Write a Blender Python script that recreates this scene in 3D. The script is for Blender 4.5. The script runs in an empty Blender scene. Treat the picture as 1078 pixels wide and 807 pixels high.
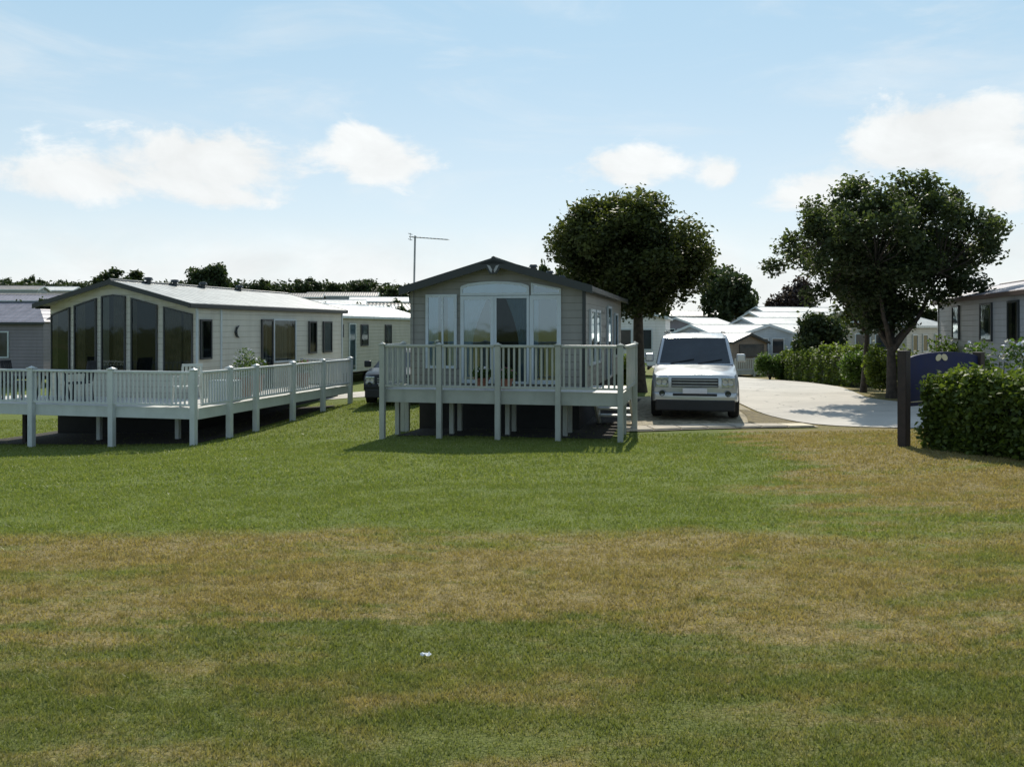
import bpy, bmesh, math, random
import numpy as np
from mathutils import Vector
R = math.radians
rng = np.random.default_rng(7); random.seed(7)
scene = bpy.context.scene
COL = scene.collection

# ------------------------------------------------------------------ terrain
CP = np.array([
 (0,0,0),(0,4,-.05),(-6,6,-.12),(6,6,-.03),(-3,10,-.26),(3,10,-.18),(-2.45,16.4,-.52),(1.94,15.4,-.46),(-6.66,18,-.87),
 (-8.6,18.5,-.97),(-10.6,19,-1.03),(-9,24,-1.0),(-10,12,-.6),(-20,20,-1.2),(-4.9,25.2,-.64),(3.9,18.7,-.42),(2.7,17.1,-.48),(5.9,18.1,-.47),
 (7.7,16.8,-.40),(6.0,13,-.2),(10,12,-.15),(11,25,-.44),(12,32,-.62),(-4,24,-.6),(-7.2,38,-.8),(4,27,-.45),(-20,38,-1.1),
 (14,22,-.36),(0,45,-.7),(14.5,45,-1.15),(15,56,-1.55),(8,58,-1.5),(0,58,-.9),(24,30,-.4),(24,56,-1.3),(0,-10,.1),(-25,0,-.2),(25,0,.1),
 (-25,50,-.9),(25,15,-.1),(-12,50,-.8)], float)
def _k(r2): return np.where(r2 > 1e-9, .5*r2*np.log(np.maximum(r2,1e-9)), 0)
_P = CP[:, :2]; _n = len(_P)
_d2 = ((_P[:,None]-_P[None])**2).sum(-1)
_A = np.zeros((_n+3,_n+3)); _A[:_n,:_n] = _k(_d2)+np.eye(_n)*.8
_A[:_n,_n] = 1; _A[:_n,_n+1:] = _P; _A[_n,:_n] = 1; _A[_n+1:,:_n] = _P.T
_W = np.linalg.solve(_A, np.concatenate([CP[:,2], [0,0,0]]))
def sstep(a, b, x):
    t = np.clip((x-a)/(b-a), 0, 1); return t*t*(3-2*t)
def gz(x, y):
    x = np.asarray(x, float); y = np.asarray(y, float)
    xc = np.clip(x,-26,26); yc = np.clip(y,-10,58)
    d2 = (xc[...,None]-_P[:,0])**2+(yc[...,None]-_P[:,1])**2
    z = (_k(d2)*_W[:_n]).sum(-1)+_W[_n]+_W[_n+1]*xc+_W[_n+2]*yc
    left = 1-sstep(-40, 45, x)
    z = z + sstep(68-14*left,135,y)*(2.4+3.2*left) + sstep(130,400,y)*2
    return z
def G(x, y): return float(gz(x, y))

# ------------------------------------------------------------------ node helpers
class S:
    def __init__(s, nt, sock): s.nt = nt; s.k = sock
    def op(s, o, b=None, c=None, clamp=False):
        n = s.nt.nodes.new('ShaderNodeMath'); n.operation = o; n.use_clamp = clamp
        s.nt.links.new(s.k, n.inputs[0])
        for i, v in ((1,b),(2,c)):
            if v is None: continue
            if isinstance(v, S): s.nt.links.new(v.k, n.inputs[i])
            else: n.inputs[i].default_value = v
        return S(s.nt, n.outputs[0])
    def __add__(s,b): return s.op('ADD',b)
    def __sub__(s,b): return s.op('SUBTRACT',b)
    def __mul__(s,b): return s.op('MULTIPLY',b)
    def step(s, a, b):
        n = s.nt.nodes.new('ShaderNodeMapRange'); n.interpolation_type = 'SMOOTHSTEP'
        s.nt.links.new(s.k, n.inputs[0]); n.inputs[1].default_value = a; n.inputs[2].default_value = b
        n.inputs[3].default_value = 0; n.inputs[4].default_value = 1
        return S(s.nt, n.outputs[0])
    def remap(s, a, b, c, d):
        n = s.nt.nodes.new('ShaderNodeMapRange')
        s.nt.links.new(s.k, n.inputs[0])
        for i, v in enumerate((a,b,c,d)): n.inputs[i+1].default_value = v
        return S(s.nt, n.outputs[0])
def rgb(c): return (c[0], c[1], c[2], 1)
def mixc(nt, fac, a, b, mode='MIX'):
    n = nt.nodes.new('ShaderNodeMix'); n.data_type = 'RGBA'; n.blend_type = mode
    for sock, v in ((n.inputs[0], fac), (n.inputs[6], a), (n.inputs[7], b)):
        if isinstance(v, S): nt.links.new(v.k, sock)
        elif isinstance(v, (int,float)): sock.default_value = v
        else: sock.default_value = rgb(v)
    return S(nt, n.outputs[2])
def noise(nt, vec, scale, detail=4, rough=.55, dist=0.):
    n = nt.nodes.new('ShaderNodeTexNoise'); n.inputs['Scale'].default_value = scale
    n.inputs['Detail'].default_value = detail; n.inputs['Roughness'].default_value = rough; n.inputs['Distortion'].default_value = dist
    if vec is not None: nt.links.new(vec.k, n.inputs['Vector'])
    return S(nt, n.outputs[0])
def position(nt):
    return S(nt, nt.nodes.new('ShaderNodeNewGeometry').outputs['Position'])
def objcoord(nt):
    return S(nt, nt.nodes.new('ShaderNodeTexCoord').outputs['Object'])
def sepxyz(nt, v):
    n = nt.nodes.new('ShaderNodeSeparateXYZ'); nt.links.new(v.k, n.inputs[0])
    return [S(nt, n.outputs[i]) for i in range(3)]
def vscale(nt, v, sx, sy, sz):
    n = nt.nodes.new('ShaderNodeVectorMath'); n.operation = 'MULTIPLY'; nt.links.new(v.k, n.inputs[0]); n.inputs[1].default_value = (sx,sy,sz)
    return S(nt, n.outputs[0])
def attr(nt, name):
    n = nt.nodes.new('ShaderNodeAttribute'); n.attribute_name = name
    return S(nt, n.outputs['Fac'])
def newmat(name):
    m = bpy.data.materials.new(name); m.use_nodes = True
    nt = m.node_tree; return m, nt, nt.nodes['Principled BSDF']
def setin(nt, b, name, v):
    if isinstance(v, S): nt.links.new(v.k, b.inputs[name])
    elif isinstance(v, (tuple,list)): b.inputs[name].default_value = rgb(v)
    else: b.inputs[name].default_value = v
def bump(nt, b, h, strength=.3, dist=.02):
    n = nt.nodes.new('ShaderNodeBump'); n.inputs['Strength'].default_value = strength; n.inputs['Distance'].default_value = dist
    nt.links.new(h.k, n.inputs['Height']); nt.links.new(n.outputs[0], b.inputs['Normal'])

def plain(name, col, rough=.5, var=.12, scale=3., metal=0., spec=.5, dirt=0., bmp=0.):
    m, nt, b = newmat(name)
    o = objcoord(nt); n1 = noise(nt, o, scale, 5, .6)
    c = mixc(nt, n1.step(.3,.7), [v*(1-var) for v in col], [min(1,v*(1+var)) for v in col])
    if dirt:
        n2 = noise(nt, vscale(nt,o,3,3,.6), 1.3, 5, .65)
        c = mixc(nt, n2.step(.5,.8)*dirt, c, [v*.45 for v in col])
    setin(nt,b,'Base Color',c); setin(nt,b,'Roughness', n1.remap(.2,.8,max(.02,rough-.08),min(1,rough+.08))); b.inputs['Metallic'].default_value = metal
    b.inputs['Specular IOR Level'].default_value = spec
    if bmp: bump(nt,b,noise(nt,o,scale*14,3),bmp,.01)
    return m
def siding(name, col, pitch=.15, rough=.45, vertical=False):
    m, nt, b = newmat(name)
    o = objcoord(nt); x,y,z = sepxyz(nt,o)
    f = (z*(1/pitch)).op('FRACT')
    n1 = noise(nt, vscale(nt,o,1,1,.35), 2.2, 5, .6)
    c = mixc(nt, n1.step(.3,.75), [v*.9 for v in col], [v*1.06 for v in col])
    grime = noise(nt, vscale(nt,o,5,5,.5), 1.5, 4, .6).step(.52,.8)*.25
    c = mixc(nt, grime, c, [v*.5 for v in col])
    line = f.step(.0,.07)
    c = mixc(nt, line, [v*.5 for v in col], c)
    setin(nt,b,'Base Color',c); b.inputs['Roughness'].default_value = rough
    bump(nt,b,f.op('SUBTRACT',1).op('ABSOLUTE').op('MULTIPLY',line),.6,.018)
    return m
def tiles(name, col, px=.3, py=.32, rough=.5, bm=.6):
    m, nt, b = newmat(name)
    o = objcoord(nt); x,y,z = sepxyz(nt,o)
    w = (y*(2*math.pi/px)).op('SINE')
    course = (x.op('ABSOLUTE')*(1/py)).op('FRACT')
    n1 = noise(nt,o,2.5,5,.65); n2 = noise(nt,o,18,3)
    c = mixc(nt, n1.step(.3,.7), [v*.75 for v in col], [v*1.15 for v in col])
    c = mixc(nt, n2.step(.45,.75)*.35, c, [v*.6 for v in col])
    c = mixc(nt, course.step(.86,1.0)*.55, c, [v*.35 for v in col])
    setin(nt,b,'Base Color',c); b.inputs['Roughness'].default_value = rough
    bump(nt,b,w*.5+course*.8,bm,.03)
    return m
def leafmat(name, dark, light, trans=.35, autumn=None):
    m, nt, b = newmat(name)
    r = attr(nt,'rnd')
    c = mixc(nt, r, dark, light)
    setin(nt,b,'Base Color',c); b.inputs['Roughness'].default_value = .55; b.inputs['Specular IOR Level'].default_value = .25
    t = nt.nodes.new('ShaderNodeBsdfTranslucent')
    c2 = mixc(nt, r, [dark[0]*1.5,dark[1]*1.7,dark[2]*.8], [light[0]*1.7,light[1]*1.8,light[2]*.8]); nt.links.new(c2.k, t.inputs[0])
    mx = nt.nodes.new('ShaderNodeMixShader'); mx.inputs[0].default_value = trans
    nt.links.new(b.outputs[0], mx.inputs[1]); nt.links.new(t.outputs[0], mx.inputs[2])
    nt.links.new(mx.outputs[0], nt.nodes['Material Output'].inputs[0])
    return m
def glassmat(name, tint=(.42,.46,.47), refl=.0):
    m, nt, b = newmat(name); nt.nodes.remove(b)
    t = nt.nodes.new('ShaderNodeBsdfTransparent'); t.inputs[0].default_value = rgb(tint)
    g = nt.nodes.new('ShaderNodeBsdfGlossy'); g.inputs['Roughness'].default_value = .04; g.inputs[0].default_value = (.82,.96,1,1)
    o = objcoord(nt); bn = nt.nodes.new('ShaderNodeBump'); bn.inputs['Strength'].default_value = .04; bn.inputs['Distance'].default_value = .05
    nt.links.new(noise(nt,o,1.7,2).k, bn.inputs['Height']); nt.links.new(bn.outputs[0], g.inputs['Normal'])
    fr = nt.nodes.new('ShaderNodeFresnel'); fr.inputs[0].default_value = 1.5
    f = S(nt, fr.outputs[0])  .op('MULTIPLY',1.0).op('ADD',refl,None,True)
    mx = nt.nodes.new('ShaderNodeMixShader'); nt.links.new(f.k, mx.inputs[0])
    nt.links.new(t.outputs[0], mx.inputs[1]); nt.links.new(g.outputs[0], mx.inputs[2])
    nt.links.new(mx.outputs[0], nt.nodes['Material Output'].inputs[0])
    return m
def grasscol(nt):
    """lush / parched patches of the lawn in world metres"""
    p = position(nt); x,y,z = sepxyz(nt,p)
    n1 = noise(nt, vscale(nt,p,1,1,0), .45, 5, .6)-.5
    nA = noise(nt, vscale(nt,p,.5,1.3,0), .95, 5, .65)-.5
    nB = noise(nt, vscale(nt,p,.6,1.5,0), 3.6, 5, .7)-.5
    n3 = noise(nt, vscale(nt,p,1,1,0), 9, 4, .7)
    tuft = noise(nt, vscale(nt,p,.8,1.2,0), 6.5, 4, .7)
    yy = y + n1*1.8 + nA*1.2 + nB*1.2 + x*.03
    band = yy.step(7.75,6.8)*yy.step(3.9,5.2)
    rx = (x + n1*4.5 + nA*3.5 + (y*-.14)).step(.2,3.0)
    rgt = rx*y.step(6.0,8.5)
    nearz = y.step(6.2,4.6)
    lev = (band*.74).op('MAXIMUM',rgt*.74).op('MAXIMUM',nearz*.39)
    amp = (y.step(9.5,7.2)*.65).op('MAXIMUM',rx*.6)+.35
    br = (lev + (nA*1.7+nB*1.3)*amp).step(.22,.80)
    gtone = (n1*1.2+nB*1.0+.5).op('MULTIPLY',1,None,True)
    g = mixc(nt, gtone, (.125,.168,.038), (.205,.240,.060))
    g2 = mixc(nt, gtone, (.100,.125,.034), (.20,.21,.060))
    g = mixc(nt, nearz*.85, g, g2)
    b = mixc(nt, n3.step(.3,.7), (.215,.170,.072), (.36,.285,.135))
    c = mixc(nt, br, g, b)
    c = mixc(nt, tuft.step(.56,.72)*.55, c, (.062,.085,.022))
    c = mixc(nt, (noise(nt, vscale(nt,p,1,1,0), 17, 3, .7)).step(.58,.75)*(y.step(5.5,3.5))*(x.step(1.0,-1.5))*.5, c, (.33,.33,.22))
    return c, n3, br
def lawnmat(name, blade):
    m, nt, b = newmat(name)
    c, n3, br = grasscol(nt)
    if blade:
        r = attr(nt,'rnd')
        c = mixc(nt, r.step(.9,1.0)*.7, c, (.38,.35,.21))
        c = mixc(nt, r.step(.0,.5).op('SUBTRACT',1).op('MULTIPLY',-.3), c, (.05,.07,.018))
        setin(nt,b,'Base Color',c); b.inputs['Roughness'].default_value = .5; b.inputs['Specular IOR Level'].default_value = .3
        t = nt.nodes.new('ShaderNodeBsdfTranslucent')
        c2 = mixc(nt, .75, c, (1.7,1.7,.75), 'MULTIPLY'); nt.links.new(c2.k, t.inputs[0])
        mx = nt.nodes.new('ShaderNodeMixShader'); mx.inputs[0].default_value = .4
        nt.links.new(b.outputs[0], mx.inputs[1]); nt.links.new(t.outputs[0], mx.inputs[2])
        nt.links.new(mx.outputs[0], nt.nodes['Material Output'].inputs[0])
    else:
        p = position(nt)
        f = noise(nt,p,55,3,.7); f2 = noise(nt,p,14,4,.7)
        c = mixc(nt, f.step(.35,.7)*.4, c, (.05,.055,.02))
        setin(nt,b,'Base Color',c); b.inputs['Roughness'].default_value = .9; b.inputs['Specular IOR Level'].default_value = .1
        bump(nt,b,f+f2,.8,.03)
    return m

M = {}
M['lawn'] = lawnmat('lawn earth and turf', False); M['blade'] = lawnmat('grass blades', True)
M['wall_sand'] = siding('sand cladding', (.235,.23,.20)); M['wall_cream'] = siding('cream cladding', (.56,.54,.45))
M['wall_beige'] = siding('beige cladding', (.42,.40,.33)); M['wall_mauve'] = siding('mauve grey cladding', (.20,.18,.20))
M['wall_white'] = siding('white cladding', (.72,.72,.70)); M['wall_grey'] = siding('grey cladding', (.38,.39,.41)); M['wall_brown'] = siding('brown cladding', (.20,.16,.12))
M['wall_blue'] = siding('pale blue cladding', (.36,.42,.46))
M['roof_grey'] = tiles('weathered grey roof tiles', (.42,.42,.385), rough=.42); M['roof_dark'] = tiles('dark roof tiles', (.12,.12,.12)); M['roof_white'] = tiles('pale metal roof', (.80,.77,.70), .4, 2.4, .5, .12)
M['roof_mauve'] = tiles('mauve roof tiles', (.26,.24,.27)); M['roof_brown'] = tiles('brown roof tiles',(.32,.28,.24))
M['trim_dark'] = plain('dark green trim', (.022,.028,.028), .4, .2); M['trim_white'] = plain('white upvc', (.50,.56,.58), .3, .06, dirt=.2)
M['trim_black'] = plain('black window frame', (.03,.035,.038), .4, .1); M['trim_brown'] = plain('brown fascia', (.09,.06,.05), .5)
M['rail_sand'] = plain('sand coloured deck plastic', (.39,.40,.35), .42, .08, dirt=.35); M['rail_white'] = plain('white deck plastic', (.57,.60,.58), .38, .06, dirt=.3)
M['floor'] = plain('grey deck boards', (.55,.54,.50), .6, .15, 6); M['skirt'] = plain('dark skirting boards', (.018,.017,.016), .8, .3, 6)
M['steel'] = plain('galvanised steel', (.32,.33,.34), .4, .15, 6, .8); M['rust'] = plain('chassis steel', (.05,.04,.035), .7, .3, 6, .3)
M['curtain'] = plain('pale curtain', (.50,.47,.40), .9, .1); M['curtain_dark'] = plain('brown blind', (.24,.20,.13), .9, .25, 5); M['curtain_blue'] = plain('blue grey net curtain', (.38,.52,.60), .9, .1)
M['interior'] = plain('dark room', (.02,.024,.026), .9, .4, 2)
M['glass'] = glassmat('window glass'); M['glass_blue'] = glassmat('bright reflecting glass', (.52,.62,.68), .20)
M['glass_dark'] = plain('dark glass', (.03,.038,.045), .07, .2, 2, 0, .6)
M['paint'] = plain('silver car paint', (.53,.55,.56), .22, .04, 2, .45); M['paint_dark'] = plain('dark grey car paint', (.016,.019,.024), .3, .1, 2, 0, .3)
M['black'] = plain('black plastic', (.018,.018,.02), .55, .2); M['tyre'] = plain('tyre rubber', (.02,.02,.02), .85, .2, 8); M['alloy'] = plain('alloy', (.5,.5,.5), .3, .05, 3, .9)
M['lamp'] = plain('headlamp glass', (.55,.58,.6), .08, .2, 20, .6); M['orange'] = plain('amber lens', (.6,.22,.03), .2)
M['bark'] = plain('bark', (.06,.048,.038), .9, .4, 7, bmp=.8); M['post'] = plain('dark stained timber', (.032,.021,.018), .7, .3, 8, bmp=.3)
M['navy'] = plain('navy sign paint', (.007,.015,.070), .6, .12, spec=.2); M['cream'] = plain('cream sign paint', (.55,.5,.33), .4, .1)
def roadmat(name, col):
    m, nt, b = newmat(name); p=position(nt); x,y,z=sepxyz(nt,p)
    c=mixc(nt, noise(nt,p,.5,5,.65).step(.3,.7), [v*.86 for v in col],[v*1.06 for v in col])
    c=mixc(nt, noise(nt,p,2.2,5,.7).step(.55,.75)*.30, c, [v*.6 for v in col])
    tr=((x*.93-y*.36)*1.15+noise(nt,p,.4,2)*1.2).op('SINE').step(.80,1.0)
    c=mixc(nt, tr*.16, c, [v*.55 for v in col])
    g=noise(nt,p,70,2,.7); c=mixc(nt, g.step(.45,.75)*.35, c, [v*.5 for v in col])
    vo=nt.nodes.new('ShaderNodeTexVoronoi'); vo.feature='DISTANCE_TO_EDGE'; vo.inputs['Scale'].default_value=.33
    wv=nt.nodes.new('ShaderNodeVectorMath'); wv.operation='ADD'; nt.links.new(p.k,wv.inputs[0]); nz=nt.nodes.new('ShaderNodeTexNoise'); nz.inputs['Scale'].default_value=1.3; nt.links.new(p.k,nz.inputs[0]); nt.links.new(nz.outputs[1],wv.inputs[1]); nt.links.new(wv.outputs[0],vo.inputs['Vector'])
    c=mixc(nt, S(nt,vo.outputs[0]).step(.012,.0)*.55, c, [v*.3 for v in col])
    setin(nt,b,'Base Color',c); b.inputs['Roughness'].default_value=.92; b.inputs['Specular IOR Level'].default_value=.2; bump(nt,b,g,.5,.01); return m
M['road'] = roadmat('sun bleached tarmac', (.60,.56,.49)); M['slab'] = plain('concrete slab', (.42,.37,.29), .9, .2, 3, bmp=.4)
M['slab_pale'] = plain('pale concrete slab', (.66,.58,.42), .9, .1, 3, bmp=.3)
M['gravel'] = plain('gravel and dry grass', (.36,.31,.21), .95, .5, 7, dirt=.5, bmp=1.)
M['soil_shade'] = plain('dark soil painting deck shade', (.035,.030,.022), .95, .4, 9, dirt=.4, bmp=1.)  # near-black ground colour, paints the shade beneath the decks
M['dry'] = plain('dry grass patch', (.17,.135,.06), .95, .4, 9, dirt=.4, bmp=1.)
M['terracotta'] = plain('terracotta', (.30,.12,.07), .8, .15); M['petal'] = plain('white petals', (.75,.72,.74), .7, .1); M['pink'] = plain('pink petals', (.6,.25,.32), .7, .15)
M['paper'] = plain('white paper', (.8,.8,.78), .8, .04); M['seat_dark'] = plain('dark woven chair', (.03,.03,.035), .7, .2)
M['leaf_dense'] = leafmat('dense dark leaves', (.013,.024,.012), (.11,.125,.034), .28)
M['leaf_open'] = leafmat('open tree leaves', (.020,.032,.018), (.10,.125,.05), .35)
M['leaf_far'] = leafmat('distant leaves', (.022,.036,.017), (.055,.075,.03), .25); M['leaf_red'] = leafmat('copper leaves', (.022,.018,.02), (.05,.036,.035), .2)
M['leaf_hedge'] = leafmat('hedge leaves', (.020,.040,.012), (.17,.215,.04), .35); M['leaf_shrub'] = leafmat('shrub leaves', (.03,.06,.012), (.11,.17,.04), .35)
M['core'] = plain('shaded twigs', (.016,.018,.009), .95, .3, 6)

# ------------------------------------------------------------------ mesh helpers
class MB:
    def __init__(s): s.v = []; s.f = []
    def add(s, vs, fs):
        o = len(s.v); s.v += [tuple(map(float,p)) for p in vs]; s.f += [tuple(i+o for i in f) for f in fs]; return s
    def box(s, x0,x1,y0,y1,z0,z1):
        return s.add([(x0,y0,z0),(x1,y0,z0),(x1,y1,z0),(x0,y1,z0),(x0,y0,z1),(x1,y0,z1),(x1,y1,z1),(x0,y1,z1)],
                     [(0,3,2,1),(4,5,6,7),(0,1,5,4),(1,2,6,5),(2,3,7,6),(3,0,4,7)])
    def beam(s, a, b, w, h):                       # box between two points, w horizontal, h vertical
        a = Vector(a); b = Vector(b); d = (b-a).normalized()
        up = Vector((0,0,1)) if abs(d.z) < .95 else Vector((0,1,0))
        r = d.cross(up).normalized()*(w/2); u = r.cross(d).normalized()*(h/2)
        vs = [p+q for p in (a,b) for q in (-r-u, r-u, r+u, -r+u)]
        return s.add(vs, [(0,1,2,3),(7,6,5,4),(0,4,5,1),(1,5,6,2),(2,6,7,3),(3,7,4,0)])
    def tube(s, pts, rad, n=8):
        pts = [Vector(p) for p in pts]; rad = rad if hasattr(rad,'__len__') else [rad]*len(pts)
        vs = []
        for i, p in enumerate(pts):
            d = (pts[min(i+1,len(pts)-1)]-pts[max(i-1,0)]).normalized()
            a = d.cross(Vector((0,0,1)) if abs(d.z) < .9 else Vector((1,0,0))).normalized(); c = d.cross(a)
            vs += [p+(a*math.cos(2*math.pi*k/n)+c*math.sin(2*math.pi*k/n))*rad[i] for k in range(n)]
        fs = [(i*n+k, i*n+(k+1)%n, (i+1)*n+(k+1)%n, (i+1)*n+k) for i in range(len(pts)-1) for k in range(n)]
        fs += [tuple(range(n))[::-1], tuple(range((len(pts)-1)*n, len(pts)*n))]
        return s.add(vs, fs)
    def lathe(s, prof, c=(0,0,0), n=16):
        vs = [(c[0]+r*math.cos(2*math.pi*k/n), c[1]+r*math.sin(2*math.pi*k/n), c[2]+z) for r,z in prof for k in range(n)]
        fs = [(i*n+k, i*n+(k+1)%n, (i+1)*n+(k+1)%n, (i+1)*n+k) for i in range(len(prof)-1) for k in range(n)]
        return s.add(vs, fs)
    def prism(s, poly, axis, a, b):                # extrude polygon of 2-D points along axis 'x' or 'y' or 'z'
        def P(p, t): return {'x':(t,p[0],p[1]),'y':(p[0],t,p[1]),'z':(p[0],p[1],t)}[axis]
        n = len(poly)
        return s.add([P(p,a) for p in poly]+[P(p,b) for p in poly],
                     [tuple(range(n)), tuple(range(n,2*n))[::-1]]+[(i,i+n,(i+1)%n+n,(i+1)%n) for i in range(n)])
    def build(s, name, m, parent=None, loc=(0,0,0), rz=0, bevel=0, smooth=False, seg=2, face=None):
        me = bpy.data.meshes.new(name); me.from_pydata(s.v, [], s.f)
        bm = bmesh.new(); bm.from_mesh(me)
        bmesh.ops.recalc_face_normals(bm, faces=bm.faces)
        if face:
            for f_ in bm.faces:
                f_.normal_update()
                if f_.normal.dot(Vector(face)) < 0: f_.normal_flip()
        if bevel: bmesh.ops.bevel(bm, geom=[e for e in bm.edges if len(e.link_faces)==2 and e.calc_face_angle(0) > .4], offset=bevel, segments=seg, affect='EDGES', profile=.5, clamp_overlap=True)
        bm.to_mesh(me); bm.free()
        if smooth:
            me.polygons.foreach_set('use_smooth', [True]*len(me.polygons))
            me.set_sharp_from_angle(angle=R(40))
        me.materials.append(m)
        o = bpy.data.objects.new(name, me); COL.objects.link(o)
        o.location = loc; o.rotation_euler = (0,0,rz)
        if parent: o.parent = parent
        return o
def tag(o, label=None, cat=None, group=None, kind=None):
    for k, v in (('label',label),('category',cat),('group',group),('kind',kind)):
        if v: o[k] = v
    return o
def empty(name, loc, rz=0, label=None, cat=None, group=None):
    o = bpy.data.objects.new(name, None); COL.objects.link(o); o.location = loc; o.rotation_euler = (0,0,rz)
    o.empty_display_size = .3
    return tag(o, label, cat, group)
def copy_tree(o, parent=None):
    c = o.copy(); COL.objects.link(c); c.parent = parent
    for ch in list(o.children): copy_tree(ch, c)
    return c
def npmesh(name, verts, faces, m, parent=None, rnd=None):
    """verts (n,3), faces (k,3|4) numpy; rnd per-vertex attribute"""
    me = bpy.data.meshes.new(name); k = faces.shape[1]
    me.vertices.add(len(verts)); me.vertices.foreach_set('co', verts.astype(np.float32).ravel())
    me.loops.add(faces.size); me.loops.foreach_set('vertex_index', faces.astype(np.int32).ravel())
    me.polygons.add(len(faces)); me.polygons.foreach_set('loop_start', np.arange(0,faces.size,k,dtype=np.int32))
    me.polygons.foreach_set('loop_total', np.full(len(faces),k,dtype=np.int32))
    if rnd is not None:
        a = me.attributes.new('rnd','FLOAT','POINT'); a.data.foreach_set('value', rnd.astype(np.float32))
    me.update(calc_edges=True); me.validate()
    me.materials.append(m)
    o = bpy.data.objects.new(name, me); COL.objects.link(o)
    if parent: o.parent = parent
    return o

# ------------------------------------------------------------------ ground, road, paths
def graded(lo, hi, dense_lo, dense_hi, step, grow):
    xs = list(np.arange(dense_lo, dense_hi+1e-6, step)); d = step
    while xs[-1] < hi: d *= grow; xs.append(xs[-1]+d)
    d = step
    while xs[0] > lo: d *= grow; xs.insert(0, xs[0]-d)
    return np.array(xs)
gx = graded(-1500,1500,-26,26,.4,1.12); gy = graded(-600,2500,-4,58,.4,1.1)
XX, YY = np.meshgrid(gx, gy); ZZ = gz(XX, YY)
nx, ny = len(gx), len(gy)
idx = np.arange(nx*ny).reshape(ny,nx)
gf = np.stack([idx[:-1,:-1],idx[:-1,1:],idx[1:,1:],idx[1:,:-1]],-1).reshape(-1,4)
go = npmesh('ground', np.stack([XX,YY,ZZ],-1).reshape(-1,3), gf, M['lawn']); tag(go, kind='structure')
go.data.polygons.foreach_set('use_smooth', [True]*len(go.data.polygons))

def resample(pts, n):
    pts = np.array(pts, float); d = np.r_[0, np.cumsum(np.hypot(*np.diff(pts,axis=0).T))]
    t = np.linspace(0,d[-1],n)
    p = np.stack([np.interp(t,d,pts[:,0]), np.interp(t,d,pts[:,1])],-1)
    for _ in range(3): p[1:-1] = (p[:-2]+2*p[1:-1]+p[2:])/4
    return p
def strip(name, A, B, n, m_, mat, off):
    a = resample(A,n); b = resample(B,n); t = np.linspace(0,1,m_)
    p = a[:,None]*(1-t[None,:,None])+b[:,None]*t[None,:,None]
    z = gz(p[...,0],p[...,1])+off
    i = np.arange(n*m_).reshape(n,m_)
    f = np.stack([i[:-1,:-1],i[:-1,1:],i[1:,1:],i[1:,:-1]],-1).reshape(-1,4)
    o = npmesh(name, np.concatenate([p,z[...,None]],-1).reshape(-1,3), f, mat); tag(o, kind='structure')
    o.data.polygons.foreach_set('use_smooth', [True]*len(o.data.polygons)); return o
strip('road', [(34,8.5),(14,14.3),(9.8,16.0),(7.9,16.9),(6.4,17.9),(5.9,20),(6.2,24),(7.6,30),(9.6,42),(10.4,52),(11.5,75)],
      [(34,13),(16,17.2),(13,19.6),(11,22),(10.2,24.3),(11.2,28),(12.2,31.5),(13.1,38),(13.7,46),(15,75)][::1], 160, 16, M['road'], .016)
strip('driveway', [(2.25,17.65),(2.7,21),(3.0,25)], [(5.0,17.95),(5.9,21),(6.2,25)], 40, 12, M['gravel'], .010)
strip('dry_verge', [(5.0,18.0),(5.4,19.6),(5.6,21)], [(6.2,18.1),(5.95,19.6),(5.8,21)], 20, 6, M['dry'], .022)
strip('path', [(2.2,16.95),(4.2,17.2),(6.3,17.5)], [(2.2,17.62),(4.2,17.9),(6.3,18.1)], 30, 4, M['slab'], .024)
strip('far_track', [(-6.6,30),(-4.2,31.5),(-1,32.5),(3,33)], [(-6.2,27.3),(-3.9,27.8),(-1,28.4),(3,29)], 40, 8, M['road'], .014)
def shade_bed(ox,oy,deg,x0,x1,y0,y1):
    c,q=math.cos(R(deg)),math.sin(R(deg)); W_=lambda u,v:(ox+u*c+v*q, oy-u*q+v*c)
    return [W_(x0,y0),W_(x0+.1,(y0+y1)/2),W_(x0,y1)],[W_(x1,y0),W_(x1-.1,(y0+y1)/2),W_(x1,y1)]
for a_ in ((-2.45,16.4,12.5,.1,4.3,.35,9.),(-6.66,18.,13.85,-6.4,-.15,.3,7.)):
    A_,B_=shade_bed(*a_); strip('soil_shade',A_,B_,30,16,M['soil_shade'],.012)  # dark sheets added to deepen the shade under decks and caravans
# paving slabs with joints along the path
a = resample([(2.25,17.28),(4.2,17.55),(6.2,17.78)], 8)
for i in range(7):
    p, q = a[i], a[i+1]; d = (q-p)/np.hypot(*(q-p)); w = np.array([-d[1],d[0]])*.27
    g_ = d*.012; mb = MB(); cs = [p+g_-w, q-g_-w, q-g_+w, p+g_+w]
    mb.add([(c[0],c[1],gz(*c)+h) for h in (.01,.05) for c in cs], [(0,3,2,1),(4,5,6,7),(0,1,5,4),(1,2,6,5),(2,3,7,6),(3,0,4,7)])
    o = mb.build('paving_slab', M['slab_pale'] if i == 6 else M['slab'], bevel=.006)
    if i == 6: tag(o, 'bright pale paving slab at the road end of the path before the silver car', 'paving slab', 'slabs of the path')
    else: tag(o, 'worn tan paving slab in the path across the front of the silver car', 'paving slab', 'slabs of the path')

def vnoise(x,y):
    xi=np.floor(x).astype(int); yi=np.floor(y).astype(int); fx=x-xi; fy=y-yi; fx=fx*fx*(3-2*fx); fy=fy*fy*(3-2*fy)
    def h(a,b):
        v=np.sin(a*127.1+b*311.7)*43758.5453; return v-np.floor(v)
    return (h(xi,yi)*(1-fx)+h(xi+1,yi)*fx)*(1-fy)+(h(xi,yi+1)*(1-fx)+h(xi+1,yi+1)*fx)*fy
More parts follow.
